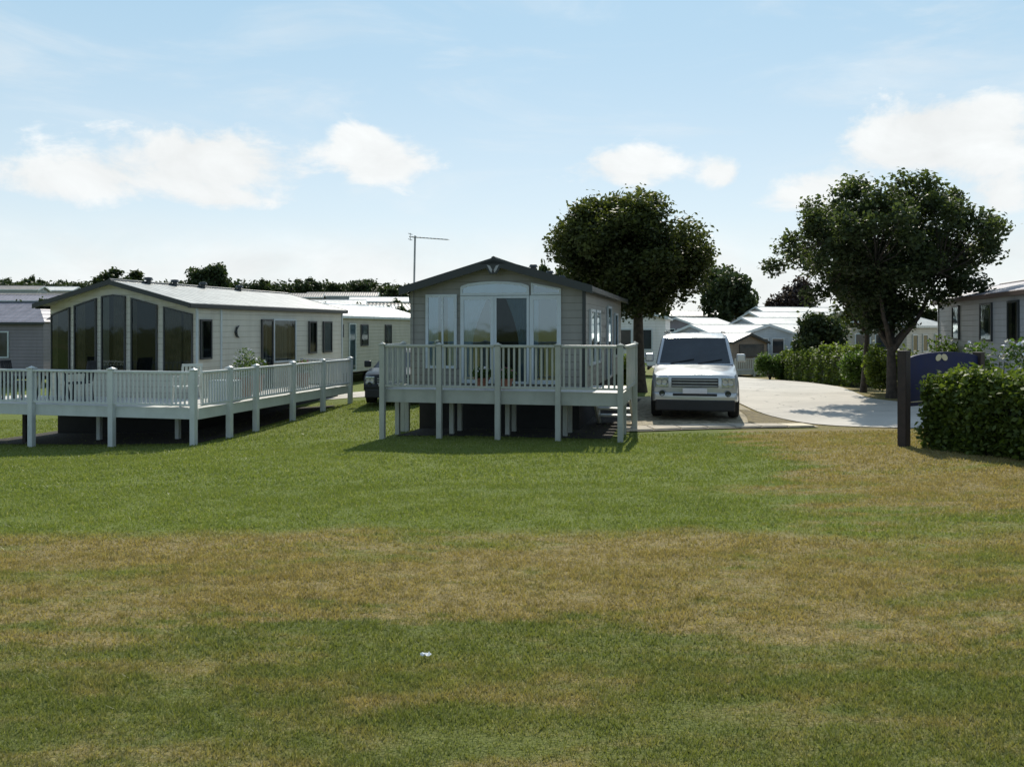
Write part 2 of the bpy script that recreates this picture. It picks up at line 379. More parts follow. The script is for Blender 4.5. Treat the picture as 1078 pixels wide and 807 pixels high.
# mown grass, one mass
def grass():
    V=[];F=[];Rn=[];base=0
    for y0,y1,dens,h,w in ((2.6,4.2,15000,.022,.0028),(4.2,6.5,8000,.023,.0038),(6.5,10,3800,.024,.0055),(10,16,1500,.026,.0085),(16,26,500,.030,.014)):
        n = int(dens*(y1-y0)*(y0+y1)*.635)
        y = np.sqrt(rng.uniform(y0**2,y1**2,n)); x = rng.uniform(-.645,.645,n)*y
        keep = ~((y > 16.6)&(x > 2.1)) & ~((x<-7.7)&(x>-11.6)&(y>21.4)) & ~((y>26)&(x>-7))
        for (ox,oy,a_,x0,x1,y0_,y1_) in ((-2.45,16.4,R(12.5),.1,4.4,.35,9.),(-6.66,18.,R(13.85),-6.5,-.1,.3,11.)):
            lx=(x-ox)*np.cos(a_)-(y-oy)*np.sin(a_); ly=(x-ox)*np.sin(a_)+(y-oy)*np.cos(a_)
            keep &= ~((lx>x0)&(lx<x1)&(ly>y0_)&(ly<y1_)&(rng.random(n)<.93))
        cl_=vnoise(x*2.6,y*3.6)*.6+vnoise(x*8,y*10)*.4
        keep &= rng.random(n) < .35+1.1*cl_
        x=x[keep];y=y[keep];cl_=cl_[keep];n=len(x)
        z = gz(x,y); hh = h*rng.uniform(.4,1.25,n)*(.55+.95*cl_); ang = rng.uniform(0,2*np.pi,n); ww = w*rng.uniform(.6,1.3,n)
        lean = rng.normal(0,.6,(n,2))*hh[:,None]
        dx,dy = np.cos(ang)*ww,np.sin(ang)*ww
        v = np.stack([np.stack([x-dx,y-dy,z-.004],-1),np.stack([x+dx,y+dy,z-.004],-1),np.stack([x+lean[:,0],y+lean[:,1],z+hh],-1)],1)
        V.append(v.reshape(-1,3)); F.append(base+np.arange(3*n).reshape(n,3)); Rn.append(np.repeat(rng.random(n),3)); base += 3*n
    tag(npmesh('grass', np.concatenate(V), np.concatenate(F), M['blade'], rnd=np.concatenate(Rn)), 'short mown lawn grass, green with parched brown bands', 'grass', kind='stuff')
grass()

# ------------------------------------------------------------------ foliage
def leafcards(c, size, up=.35, rnd=None, elong=1.6):
    """diamond leaves at centres c (n,3)"""
    n = len(c)
    d = rng.normal(size=(n,3)); d[:,2] *= .6; d /= np.linalg.norm(d,axis=1)[:,None]
    t = rng.normal(size=(n,3)); nn = np.cross(d,t); nn[:,2] = np.abs(nn[:,2])+up; nn -= d*(nn*d).sum(1)[:,None]; nn /= np.linalg.norm(nn,axis=1)[:,None]
    s = np.cross(nn,d); L = (size*rng.uniform(.6,1.35,n))[:,None]; Wd = L/elong
    v = np.stack([c-d*L*.5, c+s*Wd*.5+nn*L*.06, c+d*L*.5, c-s*Wd*.5+nn*L*.06],1).reshape(-1,3)
    f = np.arange(4*n).reshape(n,4)
    r = rng.random(n) if rnd is None else rnd
    return v, f, np.repeat(r,4)
def tree_parts(root, crown_c, crown_r, trunk_h, trunk_r, nclump, nleaf, leaf, lm, shape='round', clump_r=.75, bulge=0., lean=0., gap=1.0):
    cc = np.array(crown_c); cr = np.array(crown_r); cl=[]
    tries = 0
    while len(cl) < nclump and tries < 5000:
        tries += 1
        u = rng.normal(size=3); u /= np.linalg.norm(u); rr = rng.random()**.42
        p = u*rr
        if shape == 'dome' and p[2] < -.55: continue
        if shape == 'fan': p = u*rng.random()**.36; p[:2] *= .40+.60*np.clip((p[2]+.80)/.7,0,1); p *= 1+.085*math.sin(3*math.atan2(p[1],p[0])+2.1)*math.cos(4*p[2]+p[0]*3)+rng.normal(0,.05)
        q = cc+p*cr*.86
        if all(np.linalg.norm((q-k)/cr) > .12*gap for k in cl): cl.append(q)
    cl = np.array(cl)
    # wood
    mb = MB(); top = Vector((lean*.6,0,trunk_h)); pts=[]; rad=[]
    for i in range(7):
        t = i/6; pts.append((top.x*t+.05*math.sin(3*t+trunk_r*9)*trunk_h*.2, .04*math.sin(5*t)*trunk_h*.2, -.15+(top.z+.15)*t)); rad.append(trunk_r*(1.35-.35*min(1,t*5))*(1-.35*t))
    mb.tube(pts, rad, 12); trunk = mb.build('trunk', M['bark'], root, smooth=True)
    bl = MB()
    nl = 6; limbs=[]
    for k in range(nl):
        a = 2*math.pi*k/nl+rng.uniform(-.3,.3); e = Vector((cc[0]+math.cos(a)*cr[0]*.45, cc[1]+math.sin(a)*cr[1]*.45, cc[2]+rng.uniform(-.25,.35)*cr[2]))
        s = Vector(pts[-1])-Vector((0,0,rng.uniform(0,.25)*trunk_h)); mid = s.lerp(e,.5)+Vector((0,0,-.1*cr[2])); 
        P_ = [s, s.lerp(mid,.5)+Vector((0,0,.05)), mid, mid.lerp(e,.5)+Vector((0,0,.08)), e]; limbs.append(P_)
        bl.tube(P_, [trunk_r*.55,trunk_r*.45,trunk_r*.35,trunk_r*.25,trunk_r*.12], 7)
    for q in cl:
        e = Vector(q); b = min((p for P_ in limbs for p in P_[1:]), key=lambda p:(p-e).length)
        m_ = b.lerp(e,.5)+Vector((rng.uniform(-.1,.1),rng.uniform(-.1,.1),-.08))
        bl.tube([b,m_,e], [trunk_r*.16,trunk_r*.1,trunk_r*.04], 5)
    bl.build('limb', M['bark'], root, smooth=True)['label'] = 'spreading limbs and twigs'
    # leaves
    per = max(8,nleaf//len(cl)); C=[];Rn=[]
    for q in cl:
        u = rng.normal(size=(per,3)); u /= np.linalg.norm(u,axis=1)[:,None]
        rr = clump_r*rng.uniform(.7,1.25)*rng.random(per)**.45
        p = q+u*rr[:,None]*np.array([1,1,.8])+np.clip(rng.normal(0,clump_r*.2,(per,3)),-clump_r*.35,clump_r*.35)*(rng.random((per,1))<.55)
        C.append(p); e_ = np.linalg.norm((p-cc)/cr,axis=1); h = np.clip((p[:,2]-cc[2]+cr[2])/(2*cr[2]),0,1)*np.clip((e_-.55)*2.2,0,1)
        Rn.append(np.clip(rng.random()*.2+rng.random(per)*.3+.6*h**1.3+.12*(u[:,2]>0.2),0,1))  # upper and outer leaves paler: light on the crown painted into leaf tone
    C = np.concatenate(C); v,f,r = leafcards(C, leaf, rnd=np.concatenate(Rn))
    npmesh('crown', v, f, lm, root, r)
def tree(name, x, y, label, group=None, **kw):
    root = empty(name, (x,y,G(x,y)), 0, label, 'tree', group); tree_parts(root, **kw); return root

tree('broadleaf_tree', 4.05, 27.2, 'dense round-headed dark tree with one straight trunk beside the silver car',
     crown_c=(-.42,0,4.38), crown_r=(2.8,2.6,2.08), trunk_h=3.0, trunk_r=.21, nclump=130, nleaf=85000, leaf=.135, lm=M['leaf_dense'], clump_r=.58)
tree('spreading_tree', 11.0, 24.7, 'wide open-crowned tree with forked limbs on the verge behind the blue sign',
     crown_c=(-.2,0,4.15), crown_r=(3.6,3.0,2.55), trunk_h=1.7, trunk_r=.16, nclump=185, nleaf=52000, leaf=.125, lm=M['leaf_open'], shape='fan', clump_r=.42, gap=.9)
tree('slim_tree', 11.35, 27.6, 'slim tree with thin leaning trunk just left of the wide open-crowned tree',
     crown_c=(-.2,0,3.1), crown_r=(1.1,1.1,1.0), trunk_h=2.3, trunk_r=.10, nclump=24, nleaf=4000, leaf=.2, lm=M['leaf_open'], clump_r=.5, lean=.3)
def px(u, v, Y): return ((u-539)/897*Y, Y, 1.6+(345-v)/897*Y)
# one proto of each distant kind, then copies
def far_proto(name, lm, seedshape, cr, th, ncl, nl, leaf, cr_h):
    r = empty(name, (0,0,0)); tree_parts(r, (0,0,cr_h), cr, th, .16, ncl, nl, leaf, lm, seedshape, clump_r=min(cr)*.36); return r
protoA = far_proto('bushy_tree', M['leaf_far'], 'dome', (2.4,2.2,2.3), 1.5, 40, 9000, .33, 2.7)
protoB = far_proto('bushy_tree', M['leaf_far'], 'round', (2.2,2.0,1.7), 1.4, 34, 9000, .32, 2.6)
protoC = far_proto('copper_tree', M['leaf_red'], 'dome', (2.4,2.2,2.2), 1.5, 38, 9000, .32, 2.7)
used = set()
def far_tree(proto, u0, u1, vtop, Y, label, group='trees on the skyline'):
    o = proto if id(proto) not in used else copy_tree(proto); used.add(id(proto))
    x = ((u0+u1)/2-539)/897*Y; g = G(x,Y); w = (u1-u0)/897*Y; top = 1.6+(345-vtop)/897*Y
    o.location = (x,Y,g); o.rotation_euler = (0,0,rng.uniform(0,6.28))
    sx = w/4.9; sz = max(.4,(top-g))/4.95
    hb_=[c.bound_box for c in proto.children if c.name.startswith('crown')][0]; mw=max(p[0] for p in hb_)-min(p[0] for p in hb_); mh=max(p[2] for p in hb_)
    sx=w/mw*1.04; sz=max(.4,(top-g)/mh)
    o.scale = (sx,sx,sz); tag(o, label, 'tree', group)
    return o
far_tree(protoA, 728,802,275,92, 'cone-shaped green tree rising behind the roof of the silver car', 'trees behind the silver car')
far_tree(protoC, 803,864,287,97, 'dark rounded copper tree left of the wide open-crowned tree', 'trees behind the silver car')
far_tree(protoB, 552,606,272,58, 'low dark tree showing between the caravan ridge and the dense round-headed tree', 'trees behind the silver car')
far_tree(protoB, 672,712,318,90, 'small bushy tree low to the right of the straight trunk', 'trees behind the silver car')
far_tree(protoA, 828,902,326,41, 'mid-green bushy young tree over the clipped hedge beyond the road', 'trees behind the silver car')
far_tree(protoB, 98,163,281,120, 'broad dark tree behind the ridge of the left caravan')
far_tree(protoA, 193,243,275,115, 'taller pointed tree above the middle of the left caravan roof')
far_tree(protoB, 262,285,292,135, 'very small round tree right of the pointed tree')
far_tree(protoB, 303,341,290,128, 'round-topped tree above the end of the left caravan roof')
far_tree(protoA, 340,372,297,136, 'low bushy tree just right of the round-topped tree')
far_tree(protoA, 362,404,292,130, 'bushy tree left of the television aerial')
far_tree(protoB, 402,432,301,138, 'low tree at the foot of the television aerial')
far_tree(protoA, 428,458,300,140, 'low tree mostly behind the left slope of the middle caravan roof')
far_tree(protoB, 280,306,299,140, 'low hedge-like tree left of the round-topped tree')
far_tree(protoA, 60,92,296,118, 'ragged grey-green tree left of the broad dark tree')
for i,(a,b,t) in enumerate(((-12,14,291),(10,28,293),(24,38,288),(36,58,292),(50,72,294))):
    far_tree((protoA,protoB)[i%2], a,b,t,170, ['tree at the far left edge of the skyline','second skyline tree from the left edge','thin taller skyline tree above the far left caravans','skyline tree right of the thin taller one','skyline tree just left of the ragged grey-green tree'][i])
for i,(a,b,t,Y) in enumerate(((868,930,318,80),(900,960,312,85),(950,1010,318,80),(640,690,318,75),(600,650,312,78))):
    far_tree((protoB,protoA)[i%2], a,b,t,Y, ['bushy tree behind the slim leaning trunk','bushy tree behind the fork of the wide open-crowned tree','bushy tree at the left end of the grey caravan on the right','bushy tree behind the straight trunk of the dense tree','bushy tree behind the back end of the middle caravan'][i], 'trees behind the silver car')

def foliage_box(root, line, width, h0, h1, n, leaf, lm, jit=.09, core=True, zoff=0):
    """clipped hedge along a polyline (world xy), leaves through the outer layer of the volume"""
    L = resample(line, 40); d = np.gradient(L,axis=0); d /= np.hypot(d[:,0],d[:,1])[:,None]; nrm = np.stack([-d[:,1],d[:,0]],-1)
    lens = np.r_[0,np.cumsum(np.hypot(*np.diff(L,axis=0).T))]
    t = rng.uniform(-.1,lens[-1]+.1,n); X = np.interp(t,lens,L[:,0]); Y = np.interp(t,lens,L[:,1])
    NX = np.interp(t,lens,nrm[:,0]); NY = np.interp(t,lens,nrm[:,1])
    side = rng.random(n); s = np.where(side<.42, rng.uniform(-1,1,n), np.where(side<.72,-1,1)*(1-np.abs(rng.normal(0,.09,n))))
    v = np.where(side<.42, 1-np.abs(rng.normal(0,.07,n)), rng.uniform(0,1,n)); v = np.where(rng.random(n)<.012, rng.uniform(1,1.13,n), v); s = s*(1-.35*np.clip(v-.82,0,.2)/.2*np.abs(s))
    lump = .10*np.sin(t*2.1+1)*np.sin(t*.9)+.06*np.sin(t*5.3+s*3)+.05*np.sin(v*9+t*3.7)
    s = s*(1+lump)*(1-.12*np.clip(v-.8,0,1)*5*.5); zt = h0+(h1-h0)*v*(1+.6*lump)
    X = X+NX*s*width/2+rng.normal(0,jit*.5,n); Y = Y+NY*s*width/2+rng.normal(0,jit*.5,n)
    Z = gz(X,Y)+zt+rng.normal(0,jit*.45,n)
    o = np.array(root.location)
    c = np.stack([X,Y,Z],-1)-o
    rn = np.clip(.15+.45*rng.random(n)+.45*np.clip((v-.75)*4,0,1)*rng.random(n),0,1)  # paler towards the top: sunlit hedge top painted into leaf tone
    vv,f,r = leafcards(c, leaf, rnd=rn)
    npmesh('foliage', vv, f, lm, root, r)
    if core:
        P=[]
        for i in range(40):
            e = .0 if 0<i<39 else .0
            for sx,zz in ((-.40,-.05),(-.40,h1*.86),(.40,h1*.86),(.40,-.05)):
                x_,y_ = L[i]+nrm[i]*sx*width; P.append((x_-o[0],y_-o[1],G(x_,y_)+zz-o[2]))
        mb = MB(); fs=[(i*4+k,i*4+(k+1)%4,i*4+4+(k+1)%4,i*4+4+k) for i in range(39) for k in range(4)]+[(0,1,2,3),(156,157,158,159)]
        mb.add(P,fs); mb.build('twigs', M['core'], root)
def hedge(name, line, label, cat='hedge', **kw):
    x,y = line[0]; root = empty(name,(x,y,G(x,y)),0,label,cat); foliage_box(root,line,**kw); return root
hedge('hedge', [(6.55,12.75),(6.98,11.4),(7.35,10.0),(7.9,8.0)], 'clipped glossy green hedge at the right edge in front of the blue sign', width=.95, h0=.02, h1=1.05, n=60000, leaf=.085, lm=M['leaf_hedge'])
hedge('hedge', [(13.2,31.6),(13.9,38),(14.9,45.8)], 'long dark clipped hedge along the far side of the road', width=1.3, h0=.02, h1=1.45, n=26000, leaf=.13, lm=M['leaf_hedge'])
hr=empty('hedgerow',(-60,150,G(-60,150)),0,'long low dark hedgerow along the skyline behind the hillside caravans','hedgerow')
foliage_box(hr,[(-105,150),(-60,151),(-25,149),(2,152)],4,0,4.2,16000,.7,M['leaf_far'],jit=.9)
def bush(name, x, y, r, h, n, leaf, lm, label, flowers=None, cat='shrub'):
    root = empty(name,(x,y,G(x,y)),0,label,cat)
    k = 14; C=[]
    for i in range(k):
        a = rng.uniform(0,6.28); q = np.array([math.cos(a)*r*.6*rng.random()**.5, math.sin(a)*r*.6*rng.random()**.5, h*rng.uniform(.3,.82)])
        u = rng.normal(size=(n//k,3)); u/=np.linalg.norm(u,axis=1)[:,None]; C.append(q+u*(r*.45*rng.random(n//k)**.4)[:,None])
    C = np.concatenate(C); C[:,2] = np.maximum(C[:,2],.02)
    v,f,rr = leafcards(C,leaf,rnd=np.clip(.2+.5*rng.random(len(C))+.3*C[:,2]/h*rng.random(len(C)),0,1)); npmesh('foliage',v,f,lm,root,rr)
    mb = MB()
    for i in range(9):
        a = rng.uniform(0,6.28); mb.tube([(0,0,-.05),(math.cos(a)*r*.25,math.sin(a)*r*.25,h*.4),(math.cos(a)*r*.5,math.sin(a)*r*.5,h*.75)],[.02,.014,.006],5)
    mb.build('stem',M['bark'],root)
    if flowers:
        sel = C[np.argsort(-(C[:,2]-C[:,1]*.3))[:300]]; sel = sel[rng.choice(len(sel),22,replace=False)]
        v,f,rr = leafcards(np.repeat(sel,5,0)+rng.normal(0,.02,(110,3)),.07,elong=1.1); npmesh('blossom',v,f,flowers,root,rr)
    return root
bush('rose_bush', 8.95, 15.7, .75, 1.75, 5000, .08, M['leaf_shrub'], 'loose leafy rose bush dotted with white blooms behind the right hedge', M['petal'])
bush('rose_bush', 10.0, 15.5, .7, 1.7, 4000, .08, M['leaf_hedge'], 'plain green bush behind the hedge at the right picture edge')
bush('shrub', 13.5, 44.6, .9, 1.4, 5000, .12, M['leaf_shrub'], 'pale green loose shrub at the far end of the long dark hedge')
bush('shrub', 12.1, 29.5, .8, 1.3, 4000, .11, M['leaf_shrub'], 'light green shrub at the foot of the slim leaning tree')
bush('shrub', 11.9, 26.9, .9, 1.5, 4000, .11, M['leaf_hedge'], 'sunlit shrub behind the trunk of the wide open-crowned tree')
bush('shrub', 13.1, 25.2, 1.0, 1.7, 5000, .11, M['leaf_shrub'], 'leafy shrub under the right limbs of the wide open-crowned tree')
bush('shrub', 3.7, 30.2, 1.1, 1.1, 4000, .12, M['leaf_hedge'], 'low dark shrub behind the straight trunk of the dense tree')

# ------------------------------------------------------------------ windows
def inset(poly, d):
    n = len(poly); out=[]
    cx = sum(p[0] for p in poly)/n; cz = sum(p[1] for p in poly)/n
    L=[]
    for i in range(n):
        a,b = Vector(poly[i]),Vector(poly[(i+1)%n]); t=(b-a).normalized(); nn=Vector((-t.y,t.x))
        if nn.dot(Vector((cx,cz))-a) < 0: nn=-nn
        L.append((a+nn*d,t))
    for i in range(n):
        (p,t),(q,s) = L[i-1],L[i]; den = t.x*s.y-t.y*s.x
        if abs(den) < 1e-4: out.append(tuple(q)); continue
        k = ((q.x-p.x)*s.y-(q.y-p.y)*s.x)/den; out.append((p.x+t.x*k,p.y+t.y*k))
    return out
def window(parent, O, d, n, poly, frame='trim_white', fw=.06, pane='glass', curtain=None, bars=(), name='window', depth=.05, ctn=()):
    """poly: (u,z) on a wall plane through O (x,y) with direction d and outward normal n"""
    def P(u,z,t): return (O[0]+d[0]*u+n[0]*t, O[1]+d[1]*u+n[1]*t, z)
    inn = inset(poly,fw); k=len(poly); mb=MB()
    vs=[P(u,z,.004) for u,z in poly]+[P(u,z,depth) for u,z in poly]+[P(u,z,depth) for u,z in inn]+[P(u,z,.004) for u,z in inn]
    fs=[]
    for i in range(k):
        j=(i+1)%k
        for a in range(3): fs.append((a*k+i,a*k+j,(a+1)*k+j,(a+1)*k+i))
        fs.append((3*k+i,3*k+j,j,i))
    mb.add(vs,fs)
    for (u0,z0,u1,z1) in bars:
        c=[P(u,z,t) for t in (.008,depth-.004) for u,z in ((u0,z0),(u1,z0),(u1,z1),(u0,z1))]
        mb.add(c,[(0,3,2,1),(4,5,6,7),(0,1,5,4),(1,2,6,5),(2,3,7,6),(3,0,4,7)])
    w = mb.build(name, M[frame], parent)
    if pane.startswith('glass_dark'):
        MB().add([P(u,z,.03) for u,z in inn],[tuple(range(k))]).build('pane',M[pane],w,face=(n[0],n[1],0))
        return w
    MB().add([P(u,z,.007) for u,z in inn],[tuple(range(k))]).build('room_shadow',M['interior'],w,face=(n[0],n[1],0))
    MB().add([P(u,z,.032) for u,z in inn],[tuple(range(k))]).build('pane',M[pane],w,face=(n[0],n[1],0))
    zmin=min(z for u,z in inn); zmax=max(z for u,z in inn); umin=min(u for u,z in inn); umax=max(u for u,z in inn)
    def topz(u):
        best=None
        for i in range(k):
            a,b=inn[i],inn[(i+1)%k]
            if abs(a[0]-b[0])<1e-6: continue
            lo,hi=sorted((a[0],b[0]))
            if lo-1e-6<=u<=hi+1e-6:
                z=a[1]+(b[1]-a[1])*(u-a[0])/(b[0]-a[0]); best=z if best is None else max(best,z)
        return best if best is not None else zmax
    for (f0,f1,style,mat) in ctn:
        a=umin+(umax-umin)*f0; b=umin+(umax-umin)*f1; N=26; vs=[]; rows=10
        for r in range(rows+1):
            v=r/rows
            for i in range(N+1):
                s=i/N; u=a+(b-a)*s
                if style in ('tieL','tieR'):           # gathered towards one side lower down
                    g=1-.62*math.sin(min(1,v/.62)*math.pi/2) if v<.62 else .38+.1*(v-.62)/.38
                    u=(a+(b-a)*s*g) if style=='tieL' else (b-(b-a)*(1-s)*g)
                zt=topz(min(max(u,umin),umax))-.004; zb=zmin+.004 if style!='half' else zmin+(zmax-zmin)*.45
                vs.append(P(u,zt+(zb-zt)*v,.017+.006*math.sin(s*34)))
        MB().add(vs,[(r*(N+1)+i,r*(N+1)+i+1,(r+1)*(N+1)+i+1,(r+1)*(N+1)+i) for r in range(rows) for i in range(N)]).build('curtain' if style!='blind' else 'blind',M[mat],w,smooth=True)
    return w
def rect(u0,u1,z0,z1): return [(u0,z0),(u1,z0),(u1,z1),(u0,z1)]

# ------------------------------------------------------------------ caravans
def caravan(root, W, L, z0, ze, zr, wall, roof, trim='trim_dark', bow=None, oh=.13, ohf=.22, bb=.15, skirt=True, detail=True, ground=-.6, hip=0.):
    hw=W/2; sl=(zr-ze)/hw
    def zt(x): return ze+(zr-ze)*(1-abs(x)/hw)
    front = bow or [(-hw,0),(0,0),(hw,0)]
    foot = list(front)+[(hw,L),(0,L),(-hw,L)]
    k=len(foot); mb=MB()
    mb.add([(x,y,z0) for x,y in foot]+[(x,y,zt(x)) for x,y in foot],[(i,(i+1)%k,(i+1)%k+k,i+k) for i in range(k)]+[tuple(range(k))[::-1]])
    mb.build('wall',M[wall],root)
    f0=min(y for x,y in front)-ohf; b0=L+.15; ex=hw+oh; zx=ze-sl*oh; T=.05
    mb=MB(); h=hip
    for s in (-1,1):
        top=[(0,f0+h,zr+T),(s*ex,f0,zx+T),(s*ex,b0,zx+T),(0,b0-h,zr+T)]; bot=[(x,y,z-T-.012) for x,y,z in top]
        mb.add(top+bot,[(0,1,2,3),(7,6,5,4),(0,4,5,1),(1,5,6,2),(2,6,7,3)])
    if h:
        for y,yr in ((f0,f0+h),(b0,b0-h)): mb.add([(-ex,y,zx+T+.003),(ex,y,zx+T+.003),(0,yr,zr+T+.003)],[(0,1,2)])
    rf=mb.build('roof',M[roof],root)
    rc=MB(); rc.tube([(0,f0+h-.01,zr+T-.01),(0,b0-h+.01,zr+T-.01)],.055 if detail else .05,8); rc.build('ridge_cap',M[trim] if detail else M[roof],rf,smooth=True)
    for s in (-1,1):
        MB().box(s*ex-.03,s*ex+.045,f0+.03,b0-.03,zx-.075,zx+T-.012).build('gutter',M[trim],rf,bevel=.012 if detail else 0)
        if not h:
            for y,nm in ((f0,'bargeboard'),(b0,'bargeboard')):
                dd=-.025 if y==f0 else .025; p=[(0,zr+T+.012),(s*(ex+.05),zx+T+.012-sl*.05),(s*(ex+.05),zx+T-bb-sl*.05),(0,zr+T-bb-.01)]
                MB().prism(p,'y',y+dd-.02,y+dd+.02).build(nm,M[trim],rf)
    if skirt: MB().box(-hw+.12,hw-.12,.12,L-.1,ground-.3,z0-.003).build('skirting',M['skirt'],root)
    else:
        mb=MB()
        for x in (-.7,.7): mb.box(x-.04,x+.04,.2,L-.2,z0-.22,z0-.003)
        mb.build('chassis',M['rust'],root)
        for y in (L*.45,L*.45+.75):
            for x in (-1,1):
                MB().tube([(x*(hw-.32),y,ground+.24),(x*(hw-.12),y,ground+.24)],.28,16).build('wheel',M['tyre'],root,smooth=True)
        for y in (.4,L-.4):
            for x in (-1,1): MB().box(x*(hw-.3)-.12,x*(hw-.3)+.12,y-.15,y+.15,ground-.1,z0-.003).build('support_block',M['slab'],root)
    return rf
def az(x,y,deg,name,label,cat='caravan',group=None,z=0): return empty(name,(x,y,z),-R(deg),label,cat,group)
Dx=(1,0); Dy=(0,1)

# --- middle caravan
mc = az(-.325,17.635,12.5,'static_caravan','sand-coloured static caravan with patio doors and a dark gabled roof facing the lawn','caravan')
rf = caravan(mc,3.66,8.1,.30,2.44,2.97,'wall_sand','roof_grey',ground=-.55,oh=.15,ohf=.24)
F=((0,0),(1,0),(0,-1))
window(mc,*F,rect(-1.52,-.84,.75,2.30),fw=.06,pane='glass_blue',bars=[(-1.17,.8,-1.13,2.25)],ctn=[(0,.38,'flat','curtain_blue'),(.75,1,'flat','curtain_blue')])
arch=[(-.76,2.27),(.70,2.27),(.70,2.44)]+[(-.03+.73*math.cos(t),2.44+.12*math.sin(t)) for t in np.linspace(.25,math.pi-.25,7)]+[(-.76,2.44)]
window(mc,*F,arch,fw=.05,pane='glass_blue',ctn=[(0,1,'flat','curtain_blue')])
window(mc,*F,[(.74,2.27),(1.36,2.27),(1.36,2.40),(.74,2.52)],fw=.04,pane='glass_blue')
window(mc,*F,rect(-.76,-.04,.45,2.26),fw=.075,pane='glass_blue',name='patio_door',ctn=[(0,.85,'tieL','curtain_blue')])
window(mc,*F,rect(-.035,.70,.45,2.26),fw=.05,pane='glass',name='patio_door',ctn=[(.30,1,'tieR','curtain_blue')])
window(mc,*F,rect(.71,1.36,.45,2.26),fw=.085,pane='glass_blue',name='patio_door',ctn=[(0,.2,'flat','curtain_blue')])
for x in (-1.83,1.83): MB().box(x-.035,x+.035,-.035,.035,.30,2.40).build('corner_trim',M['trim_dark' if x>0 else 'wall_sand'],mc,bevel=.01)
Sd=((1.83,0),(0,1),(1,0))
for u0,u1 in ((.75,1.55),(1.75,2.55),(6.0,6.8)): window(mc,*Sd,rect(u0,u1,.8,2.0),frame='trim_white',curtain=True,ctn=[(0,.4,'flat','curtain'),(.7,1,'flat','curtain')])
window(mc,*Sd,rect(4.2,5.05,.32,2.15),frame='trim_white',name='door',ctn=[(0,1,'flat','curtain')])
orn=MB()
for (y,z,s) in ((3.2,1.95,.12),(3.5,1.62,.11),(3.35,1.3,.10)):
    orn.add([(1.86,y,z),(1.86,y-s,z+s*.9),(1.86,y-s*.9,z-s*.5),(1.875,y+s,z+s*.9),(1.875,y+s*.9,z-s*.5)],[(0,1,2),(0,4,3)])
orn.build('wall_ornament',M['trim_dark'],mc)
em=MB()                                               # pale winged emblem on the gable
for s in (-1,1):
    c=[(s*.015,2.78),(s*.06,2.86),(s*.13,2.885),(s*.10,2.83),(s*.075,2.775),(s*.03,2.72)]
    em.add([(x,-.292,z) for x,z in c]+[(x,-.286,z) for x,z in c],[tuple(range(6)),tuple(range(6,12))]+[(i,(i+1)%6,(i+1)%6+6,i+6) for i in range(6)])
pl=MB(); pl.prism([(-.30,2.90),(.30,2.90),(0,2.985),],'y',-.285,-.245); pl.prism([(-.2,2.899),(.2,2.899),(.07,2.70),(-.07,2.70)],'y',-.284,-.246)
gb=pl.build('gable_plate',M['trim_dark'],mc); em.build('emblem',M['steel'],gb)
ae=MB(); ae.tube([(-1.9,.35,1.7),(-1.9,.33,2.6),(-1.87,.3,3.58)],.022,8); a_=ae.build('aerial_mast',M['steel'],mc,smooth=True)
ae=MB(); ae.tube([(-2.0,.31,3.56),(-1.1,.22,3.47)],.012,6)
for i in range(11):
    t=i/10; x=-1.95+.85*t; y=.305-.085*t; z=3.555-.085*t; l=.16-.06*t; ae.tube([(x,y-l,z),(x,y+l,z)],.005,4)
ae.beam((-1.98,.18,3.62),(-1.98,.43,3.62),.01,.01); ae.beam((-1.98,.18,3.5),(-1.98,.43,3.5),.01,.01); ae.beam((-1.98,.305,3.48),(-1.98,.305,3.64),.01,.01); ae.build('aerial_boom',M['steel'],a_)
for y in (2.2,4.4,6.4): MB().lathe([(.07,0),(.07,.12),(.11,.12),(.08,.18),(0,.19)],(.35,y,2.88),12).build('roof_vent',M['trim_dark'],rf,smooth=True)

# --- left caravan with bow window front
lc = az(-9.77,21.32,13.85,'static_caravan','cream static caravan with five tall dark bow windows and a grey tiled roof','caravan')
BOW=[(-2.12,0),(-1.27,-.2),(-.42,-.27),(0,-.27),(.42,-.27),(1.27,-.2),(2.12,0)]
lrf=caravan(lc,4.24,8.25,-.15,2.17,2.72,'wall_cream','roof_grey',bow=BOW,ground=-1.1,oh=.07,ohf=.16,bb=.10)
P5=[BOW[0],BOW[1],BOW[2],BOW[4],BOW[5],BOW[6]]
def zt5(x): return 2.17+.55*(1-abs(x)/2.12)-.25
for i in range(5):
    a,b=Vector(P5[i]),Vector(P5[i+1]); L_=(b-a).length; d=(b-a)/L_; n=Vector((d.y,-d.x))
    u0,u1=.075,L_-.075; za=zt5(a.x+d.x*u0); zb=zt5(a.x+d.x*u1)
    poly=[(u0,.52),(u1,.52),(u1,zb),(u0,za)] if i!=2 else [(u0,.52),(u1,.52),(u1,zb),(L_/2,zt5(0)-.045),(u0,za)]
    cs=[[(0,.35,'flat','curtain_dark')],[(.1,.5,'flat','curtain_dark')],[(0,.3,'flat','curtain'),(.5,1,'flat','curtain_dark')],[(.02,.2,'flat','curtain_dark')],[(0,.62,'flat','curtain_dark'),(.7,1,'flat','curtain_dark')]][i]
    window(lc,a,d,n,poly,frame='trim_black',fw=.035,pane='glass',ctn=cs)
Sl=((2.12,0),(0,1),(1,0))
window(lc,*Sl,rect(.13,.61,.82,1.81),frame='trim_black',fw=.045,ctn=[(.0,.25,'flat','curtain')])
window(lc,*Sl,rect(3.0,3.62,-.1,1.84),frame='trim_black',fw=.05,name='door',ctn=[(.3,.5,'flat','curtain')])
window(lc,*Sl,rect(3.64,4.96,.60,1.86),frame='trim_white',fw=.05,ctn=[(0,.62,'flat','curtain'),(.68,.8,'flat','curtain')])
